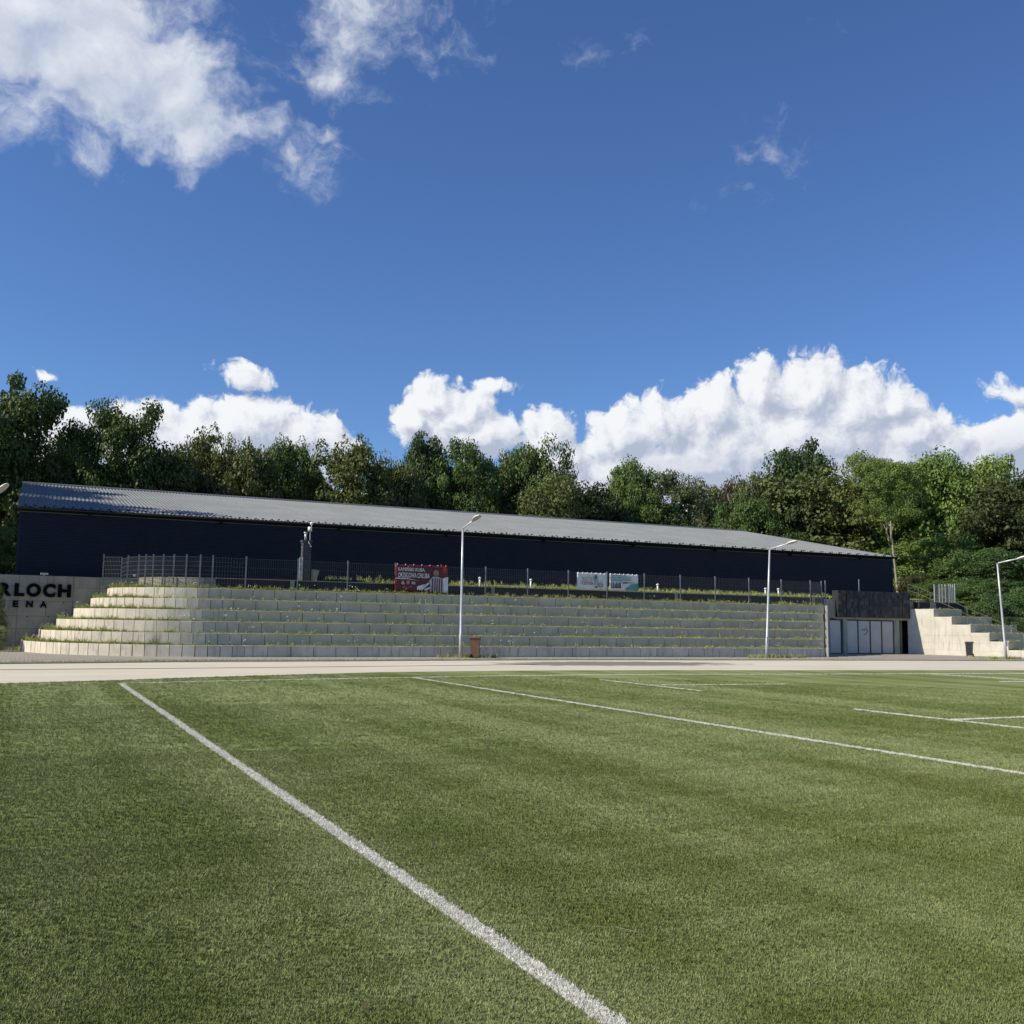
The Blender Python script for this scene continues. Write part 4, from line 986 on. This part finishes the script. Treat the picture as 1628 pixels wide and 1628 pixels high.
for (x, y, z_, s_) in cand[:420]:
    h_ = rnd.uniform(.08, .34); r_ = rnd.uniform(.012, .024)
    for q_ in range(rnd.choice([1, 1, 2, 3])):
        x1, y1, zz = x+rnd.gauss(0, .05), y+rnd.gauss(0, .04), z_+h_+rnd.gauss(0, .03)
        m_.add([(x1-r_, y1, zz), (x1, y1-r_, zz), (x1+r_, y1, zz), (x1, y1+r_, zz), (x1, y1, zz+r_), (x1, y1, zz-r_)], [(0, 1, 4), (1, 2, 4), (2, 3, 4), (3, 0, 4), (1, 0, 5), (2, 1, 5), (3, 2, 5), (0, 3, 5)])
        m_.add([(x-.003, y, z_), (x+.003, y, z_), (x1, y1, zz)], [(0, 1, 2)], 1)
tag(m_.build('wild_flowers', [MT['white'], MT['weed']]), 'tiny white flower heads scattered on the terrace rows', 'flowers', kind='stuff')

# ---------------------------------------------------------------- litter on the pitch
p = G(950, 1483); q = G(1007, 1489); m_ = MB()
m_.tube([(p.x-.02, p.y, .034), ((p.x+q.x)/2, (p.y+q.y)/2, .038), (q.x-.03, q.y+.01, .036), (q.x, q.y-.03, .032)], .0011, 5); m_.build('x', MT['tan'])
o = bpy.data.objects[-1] if False else [o_ for o_ in COL.objects if o_.name == 'x'][0]; o.name = 'straw'; tag(o, 'single dry straw lying on the turf right of the long white line', 'straw')
p = G(581, 1609); m_ = MB(); m_.add([(p.x-.02, p.y, .03), (p.x, p.y-.012, .034), (p.x+.022, p.y, .031), (p.x, p.y+.014, .038)], [(0, 1, 2, 3)]); o = m_.build('fallen_leaf', MT['brown']); tag(o, 'small reddish fallen leaf on the turf at the bottom edge', 'leaf')

# ---------------------------------------------------------------- trees
def crown_mesh(name, seed, nclump, nleaf, leaf, shape='round', droop=.0, gap=.0):
    r = np.random.RandomState(seed); C_ = []
    lob = [(r.normal(size=3), r.uniform(.2, .4)) for _ in range(7)]
    while len(C_) < nclump:
        d = r.normal(size=3); d /= (np.abs(d)**2.8).sum()**(1/2.8)
        rad = r.uniform(.35, 1.)**.55
        k_ = 1+.6*sum(a_*max(0, float(d @ (v/np.linalg.norm(v))))**4 for v, a_ in lob)-.12
        p_ = d*rad*k_*.82
        if shape == 'round': p_ *= [1, 1, 1]; 
        if shape == 'tall': p_ *= [.85, .85, 1.1]
        if shape == 'cone': 
            f_ = (p_[2]+1)/2; p_[:2] *= (1.25-f_*1.05)
        if shape == 'airy' and r.rand() < .45 and p_[2] < .2: continue
        C_.append(p_)
    vs = np.zeros((nleaf*4, 3)); tone = np.zeros(nleaf)
    ci = r.randint(0, nclump, nleaf); ctone = r.rand(nclump); cs = r.uniform(.12, .23, nclump)*(1 if shape != 'airy' else .8)
    C_ = np.array(C_); C_ /= 1.15
    d = r.normal(size=(nleaf, 3)); d /= np.linalg.norm(d, axis=1)[:, None]
    rr_ = r.uniform(.1, 1., nleaf)**.42
    pos = C_[ci] + d*(rr_*cs[ci])[:, None]*[1.1, 1.1, .72]
    pos[:, 2] -= droop*(d[:, 0]**2+d[:, 1]**2)*cs[ci]*.6
    pos /= np.percentile(np.abs(pos), 97., axis=0)*.97
    # outlying twigs break the outline
    far = r.rand(nleaf) < .03; pos[far] *= r.uniform(1.0, 1.06, (far.sum(), 1))
    nrm = d*.8 + [0, 0, .55] + r.normal(size=(nleaf, 3))*.55; nrm /= np.linalg.norm(nrm, axis=1)[:, None]
    t_ = np.cross(nrm, r.normal(size=(nleaf, 3))); t_ /= np.linalg.norm(t_, axis=1)[:, None]; b_ = np.cross(nrm, t_)
    s_ = leaf*r.uniform(.6, 1.35, nleaf)[:, None]
    vs[0::4] = pos - t_*s_; vs[1::4] = pos - b_*s_*.72 + nrm*s_*.15; vs[2::4] = pos + t_*s_; vs[3::4] = pos + b_*s_*.72 + nrm*s_*.15
    tone = np.clip(ctone[ci]*.55 + r.rand(nleaf)*.45, 0, 1)
    me = bpy.data.meshes.new(name); me.vertices.add(nleaf*4); me.vertices.foreach_set('co', vs.reshape(-1))
    me.loops.add(nleaf*4); me.loops.foreach_set('vertex_index', np.arange(nleaf*4)); me.polygons.add(nleaf)
    me.polygons.foreach_set('loop_start', np.arange(0, nleaf*4, 4)); me.materials.append(MT['leaf'])
    at = me.attributes.new('tone', 'FLOAT', 'FACE'); at.data.foreach_set('value', tone); me.update(calc_edges=True); me.validate()
    return me, C_
CR = {}
CR['oak'] = [crown_mesh('crown', 21, 190, 38000, .031), crown_mesh('crown', 22, 165, 34000, .031, gap=.3)]
CR['chestnut'] = [crown_mesh('crown', 31, 170, 34000, .033, 'tall', .8), crown_mesh('crown', 32, 180, 34000, .033, 'round', .8), crown_mesh('crown', 33, 160, 34000, .033, 'tall', .8)]
CR['airy'] = [crown_mesh('crown', 41, 120, 20000, .026, 'airy'), crown_mesh('crown', 42, 140, 22000, .026, 'airy')]
CR['round'] = [crown_mesh('crown', 51, 200, 36000, .030), crown_mesh('crown', 52, 180, 36000, .030, 'tall')]
CR['thuja'] = [crown_mesh('crown', 61, 130, 14000, .03, 'cone')]
def trunk_obj(parent, hgt, crown_z0, rad, seed, mat, C_=None, crs=None, czc=0):
    r = random.Random(seed); m_ = MB(); top = crown_z0+(hgt-crown_z0)*.55
    lean = Vector((r.uniform(-.3, .3), r.uniform(-.3, .3), 0))
    m_.tube([(0, 0, -.3), lean*.3+Vector((0, 0, top*.4)), lean+Vector((0, 0, top*.75)), lean*1.4+Vector((0, 0, top))], [rad*1.2, rad, rad*.7, rad*.35], 8)
    for i in range(12):
        z_ = top*r.uniform(.4, .95)
        if C_ is not None:
            p_ = C_[r.randrange(len(C_))]; e = Vector((p_[0]*crs[0], p_[1]*crs[1], czc+p_[2]*crs[2]))
            s0 = lean*(z_/top)+Vector((0, 0, min(z_, e.z*.8)))
            m_.tube([s0, s0.lerp(e, .5)+Vector((0, 0, .3)), e], [rad*.38, rad*.22, rad*.07], 5)
    return m_.build('trunk', mat, parent, True)
tree_n = [0]
def tree(px, ytop, hw, Y, kind, var, col, label, zb=None, group=None, trunk='bark', low=.16, name='tree', cat='tree', at=None):
    if 0 < px < 1190 and 66 < Y < 97: Y += 26 if Y < 70 else 11
    top = PY(px, ytop, Y); dist = math.hypot(top.x, top.y)
    if at: top = Vector((at[0], at[1], at[2])); Y = at[1]; hw = at[3]*FPX/dist
    zb = (hz(0, Y) if zb is None else zb); h = top.z - zb; Rr = hw*dist/FPX/.98
    t_ = empty(name, (top.x, Y, zb), label, cat, group)
    me, C_ = CR[kind][var % len(CR[kind])]
    z0 = h*low; sz = (h-z0)/2/1.02; cz = z0+sz
    o = link_obj('crown', me, t_); o.location = (0, 0, cz); o.scale = (Rr, Rr, sz); o.rotation_euler = (0, 0, rnd.uniform(0, 6.28)); o.color = (*col, 1)
    tree_n[0] += 1
    rot = Matrix.Rotation(o.rotation_euler.z, 3, 'Z'); CCr = [rot @ Vector(c_) for c_ in C_]
    trunk_obj(t_, h, z0, max(.12, h*.017), tree_n[0], MT[trunk], CCr, (Rr, Rr, sz), cz)
    return t_
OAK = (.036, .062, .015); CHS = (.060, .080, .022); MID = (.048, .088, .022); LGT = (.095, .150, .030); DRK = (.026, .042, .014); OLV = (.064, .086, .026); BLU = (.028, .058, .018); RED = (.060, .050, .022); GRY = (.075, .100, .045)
TR = [
 (30, 630, 64, 69, 'oak', 0, OAK, 'big dark green tree rising over the left end of the hall roof', .05),
 (112, 688, 38, 84, 'airy', 0, LGT, 'thin light green tree between the big left tree and the open crowned oak', .2),
 (188, 660, 54, 82, 'oak', 1, OAK, 'dark open crowned oak behind the shaded end of the roof', .2),
 (272, 672, 56, 84, 'chestnut', 0, CHS, 'tall olive chestnut with drooping leaves right of the dark oak', .1),
 (335, 692, 46, 87, 'chestnut', 1, CHS, 'olive chestnut partly hidden behind the tall chestnut and its dark neighbour', .1),
 (398, 690, 48, 83, 'chestnut', 2, (.046, .062, .018), 'darker brownish chestnut left of the gap where cloud shows', .1),
 (462, 714, 38, 87, 'round', 1, MID, 'mid green tree sloping down to the cloud gap left of the broad chestnut', .15),
 (506, 752, 30, 90, 'airy', 1, MID, 'smallest tree, low in the gap before the broad rounded chestnut', .2),
 (575, 708, 54, 84, 'chestnut', 1, CHS, 'broad rounded olive chestnut above the middle left of the roof', .1),
 (634, 712, 38, 86, 'chestnut', 2, OLV, 'narrow olive chestnut touching the broad one on its right', .1),
 (684, 706, 38, 89, 'oak', 0, BLU, 'dark blue green oak standing above the left lamp head', .15),
 (742, 718, 48, 86, 'round', 0, MID, 'mid green round tree directly above the left lamp head', .12),
 (792, 738, 42, 90, 'oak', 1, DRK, 'dark tree in the shade between two brighter green crowns', .12),
 (846, 720, 48, 88, 'round', 1, MID, 'bushy green tree with bright lobes right of the left lamp', .12),
 (868, 765, 58, 82, 'round', 0, OLV, 'low wide olive tree leaning over the roof ridge in the centre', .05),
 (938, 738, 52, 84, 'chestnut', 0, (.038, .055, .018), 'dark brown green domed chestnut in the centre right', .08),
 (1006, 746, 42, 88, 'round', 1, (.060, .110, .028), 'fresh green tree peeking over the right shoulder of the dark dome', .15),
 (1034, 792, 42, 84, 'round', 0, MID, 'lower green tree beneath the fresh green crown', .1),
 (1096, 763, 52, 86, 'airy', 0, GRY, 'thin feathery grey green tree with sky showing through', .1),
 (1152, 772, 34, 90, 'airy', 1, RED, 'small rust tinged tree behind the bare white branches', .1),
 (1196, 768, 34, 92, 'airy', 0, OLV, 'slender drooping yellowish tree left of the tallest dark oak', .1),
 (1190, 806, 40, 84, 'round', 1, (.040, .080, .018), 'low rounded green tree at the right end of the roof ridge', .05),
 (1262, 722, 56, 90, 'oak', 0, BLU, 'tallest dark blue green oak above the right lamp', .15),
 (1232, 790, 50, 84, 'oak', 1, (.038, .062, .018), 'dense dark green tree filling below the tallest oak', .05),
 (1322, 762, 84, 82, 'chestnut', 1, OLV, 'very broad olive brown tree behind the right end of the hall', .04),
 (1404, 733, 54, 80, 'airy', 1, (.085, .130, .04), 'airy light green tree with slender pale trunks right of the hall', .3),
 (1440, 770, 46, 76, 'round', 0, LGT, 'yellow green tree beside the hall corner', .2),
 (1490, 738, 58, 74, 'round', 1, (.080, .140, .030), 'bright green tree above the entrance block', .08),
 (1556, 742, 54, 71, 'round', 0, LGT, 'bright green tree left of the dark tree at the right edge', .08),
 (1608, 750, 66, 64, 'chestnut', 2, (.036, .050, .016), 'dark olive tree overhanging the right photo edge', .12),
 (1690, 760, 70, 62, 'oak', 0, DRK, 'dark tree beyond the right photo edge', .1),
 (1480, 862, 56, 68, 'round', 1, (.070, .125, .028), 'lower bright green crown behind the fence posts on the right', .0),
 (1552, 880, 52, 62, 'round', 0, (.045, .090, .024), 'low leafy green tree above the right terrace', .0),
 (1612, 886, 58, 56, 'round', 1, BLU, 'blue green leafy tree behind the right lamp post', .0),
 (1395, 850, 44, 82, 'oak', 0, DRK, 'dark shaded tree directly behind the hall corner', .0),
]
for (px, yt, hw, Y, kd, vr, cl, lb, low) in TR:
    tree(px, yt, hw*1.04, Y, kd, vr, cl, lb, low=low, trunk='palebark' if 'pale trunk' in lb else 'bark')
tree(-200, 600, 100, 60, 'oak', 1, DRK, 'dark tree beyond the left photo edge whose shade falls on the hall roof', low=.2, at=(-7.9, 59.5, 16.6, 3.7))
tree(-200, 600, 100, 60, 'oak', 0, DRK, 'second dark tree beyond the left photo edge, behind the first', low=.2, at=(-10.6, 69, 18.0, 5.2))
# undergrowth and second row: dark fill between the crowns
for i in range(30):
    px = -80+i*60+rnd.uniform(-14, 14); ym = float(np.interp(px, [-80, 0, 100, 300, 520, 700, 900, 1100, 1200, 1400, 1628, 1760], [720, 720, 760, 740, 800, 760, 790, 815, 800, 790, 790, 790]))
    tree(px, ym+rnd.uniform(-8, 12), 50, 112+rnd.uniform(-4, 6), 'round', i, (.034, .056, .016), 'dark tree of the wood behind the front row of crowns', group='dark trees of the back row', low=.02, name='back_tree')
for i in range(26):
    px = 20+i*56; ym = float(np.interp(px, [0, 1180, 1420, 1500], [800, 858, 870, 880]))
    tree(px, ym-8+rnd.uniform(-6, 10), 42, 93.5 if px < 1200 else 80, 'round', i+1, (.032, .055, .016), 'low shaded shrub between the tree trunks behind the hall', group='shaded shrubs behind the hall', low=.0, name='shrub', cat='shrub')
# shrubs by the right terrace and left of the hall
SH = [(8, 838, 26, 60, 'airy', 1, (.12, .17, .055), 'pale green leafy bush left of the hall corner above the retaining wall', 3.4),
      (-16, 855, 26, 60, 'round', 0, LGT, 'green bush at the left photo edge above the retaining wall', 3.4),
      (1540, 930, 34, 55, 'round', 0, (.060, .115, .028), 'leafy bush just right of the pale fence posts', 3.2),
      (1582, 925, 36, 54, 'round', 1, (.038, .080, .024), 'dark leafy bush behind the sloping handrail', 3.2),
      (1618, 940, 34, 48.6, 'round', 0, (.042, .085, .024), 'blue green bush right of the leaning lamp post', .3),
      (1600, 985, 30, 46.8, 'round', 1, (.030, .060, .020), 'low dark bush filling the shade behind the lower terrace rows', .1),
      (1650, 960, 40, 47, 'round', 0, (.042, .085, .024), 'blue green bush cut by the right photo edge', .1),
      (1638, 1000, 26, 45.6, 'round', 1, (.035, .07, .025), 'small shrub beyond the lowest rows at the right edge', .2),
      (1562, 962, 20, 48.6, 'round', 0, (.060, .105, .028), 'small bush growing at the end of the top right rows', 1.),
      (1455, 915, 24, 62, 'airy', 0, (.045, .05, .02), 'thin brown undergrowth beside the hall corner', 3.6),
      (1430, 905, 30, 70, 'round', 1, DRK, 'dark undergrowth behind the pale slender trunk', 3.6),
      (1585, 950, 32, 48.4, 'round', 1, (.034, .070, .022), 'dark green bush behind the middle terrace rows', .4),
      (1612, 975, 30, 47.4, 'round', 0, (.05, .10, .03), 'green bush right of the lamp pole above the lower rows', .2),
      (1575, 980, 22, 47.6, 'round', 1, (.028, .055, .018), 'dark low bush beyond the ends of the middle rows', .2),
      (1640, 925, 46, 58, 'round', 0, (.045, .088, .022), 'tall green bush at the right photo edge behind the lamp arm', 2.5),
      (1500, 925, 30, 58, 'round', 1, (.055, .1, .026), 'green bush behind the pale fence posts', 3.5)]
for (px, yt, hw, Y, kd, vr, cl, lb, zb) in SH: tree(px, yt, hw, Y, kd, vr, cl, lb, zb=zb, low=0, name='shrub', cat='shrub')
# clipped conifer and small shrub in front of the lettered wall
t_ = empty('conifer', (-1.17, 51.6, 0), 'slim dark green conifer standing before the lettering at the left edge', 'conifer')
o = link_obj('foliage', CR['thuja'][0][0], t_); o.location = (0, 0, 1.40); o.scale = (.50, .50, 1.42); o.color = (.045, .075, .016, 1)
m_ = MB(); m_.tube([(0, 0, -.1), (0, 0, 2)], [.07, .03], 8); m_.build('trunk', MT['bark'], t_)
t_ = empty('shrub', (-1.05, 50.9, 0), 'small pale leaved shrub at the foot of the slim conifer', 'shrub')
o = link_obj('foliage', CR['airy'][1][0], t_); o.location = (0, 0, .48); o.scale = (.42, .42, .55); o.color = (.16, .20, .11, 1)
m_ = MB()
for i in range(5): a = i*1.3; m_.tube([(0, 0, 0), (.25*math.cos(a), .25*math.sin(a), .6)], [.02, .008], 5)
m_.build('stem', MT['bark'], t_)
# dead tree with bare white limbs
p = PY(1166, 810, 97); d_ = empty('dead_tree', (p.x, 97, 4), 'bare white dead branches sticking up among the crowns', 'tree')
m_ = MB(); tp = [(1168, 806), (1167, 795), (1168, 784), (1170, 770)]; q = [Vector((0, 0, 0))]+[PY(a, b_, 97)-Vector((p.x, 97, 4)) for a, b_ in tp]
m_.tube(q, [.2, .09, .08, .05, .02], 7)
for pts in ([(1167, 806), (1162, 800), (1158, 794), (1157, 785)], [(1168, 790), (1173, 784), (1176, 775)], [(1167, 800), (1171, 794), (1174, 792)], [(1168, 780), (1165, 772)]):
    m_.tube([PY(a, b_, 97)-Vector((p.x, 97, 4)) for a, b_ in pts], [.09]+[.05]*(len(pts)-2)+[.015], 6)
m_.build('trunk', MT['deadwood'], d_, True)
# slender pale trunks at the hall corner
for (x0, y0, x1, y1, r_, lb) in ((1427, 943, 1417, 850, .11, 'slender pale tree trunk standing just right of the hall corner'), (1419, 900, 1410, 845, .07, 'thinner grey trunk left of the slender pale one')):
    Yt = 66 if r_ > .1 else 74
    a = PY(x0, y0, Yt); b_ = PY(x1, y1, Yt); c_ = PY(x1-2, y1-40, Yt); bs = Vector((a.x, Yt, 3.5)); m_ = MB(); t_ = empty('slender_tree', bs, lb, 'tree')
    m_.tube([(0, 0, -.3), a-bs, (a-bs).lerp(b_-bs, .5)+Vector((.04, 0, 0)), b_-bs, c_-bs], [r_*1.2, r_, r_*.9, r_*.8, r_*.4], 8)
    m_.tube([b_-bs, b_-bs+Vector((.8, .3, 1.6))], [r_*.5, r_*.2], 6); m_.tube([(a-bs).lerp(b_-bs, .8), b_-bs+Vector((-.9, 0, .9))], [r_*.4, r_*.15], 5)
    m_.build('trunk', MT['palebark'], t_, True)
    o = link_obj('crown', CR['airy'][0 if r_ > .1 else 1][0], t_); o.location = c_-bs+Vector((.2, 0, 1.6)); o.scale = (2.5, 2.5, 2.7) if r_ > .1 else (1.8, 1.8, 2.4); o.color = (.085, .135, .030, 1)
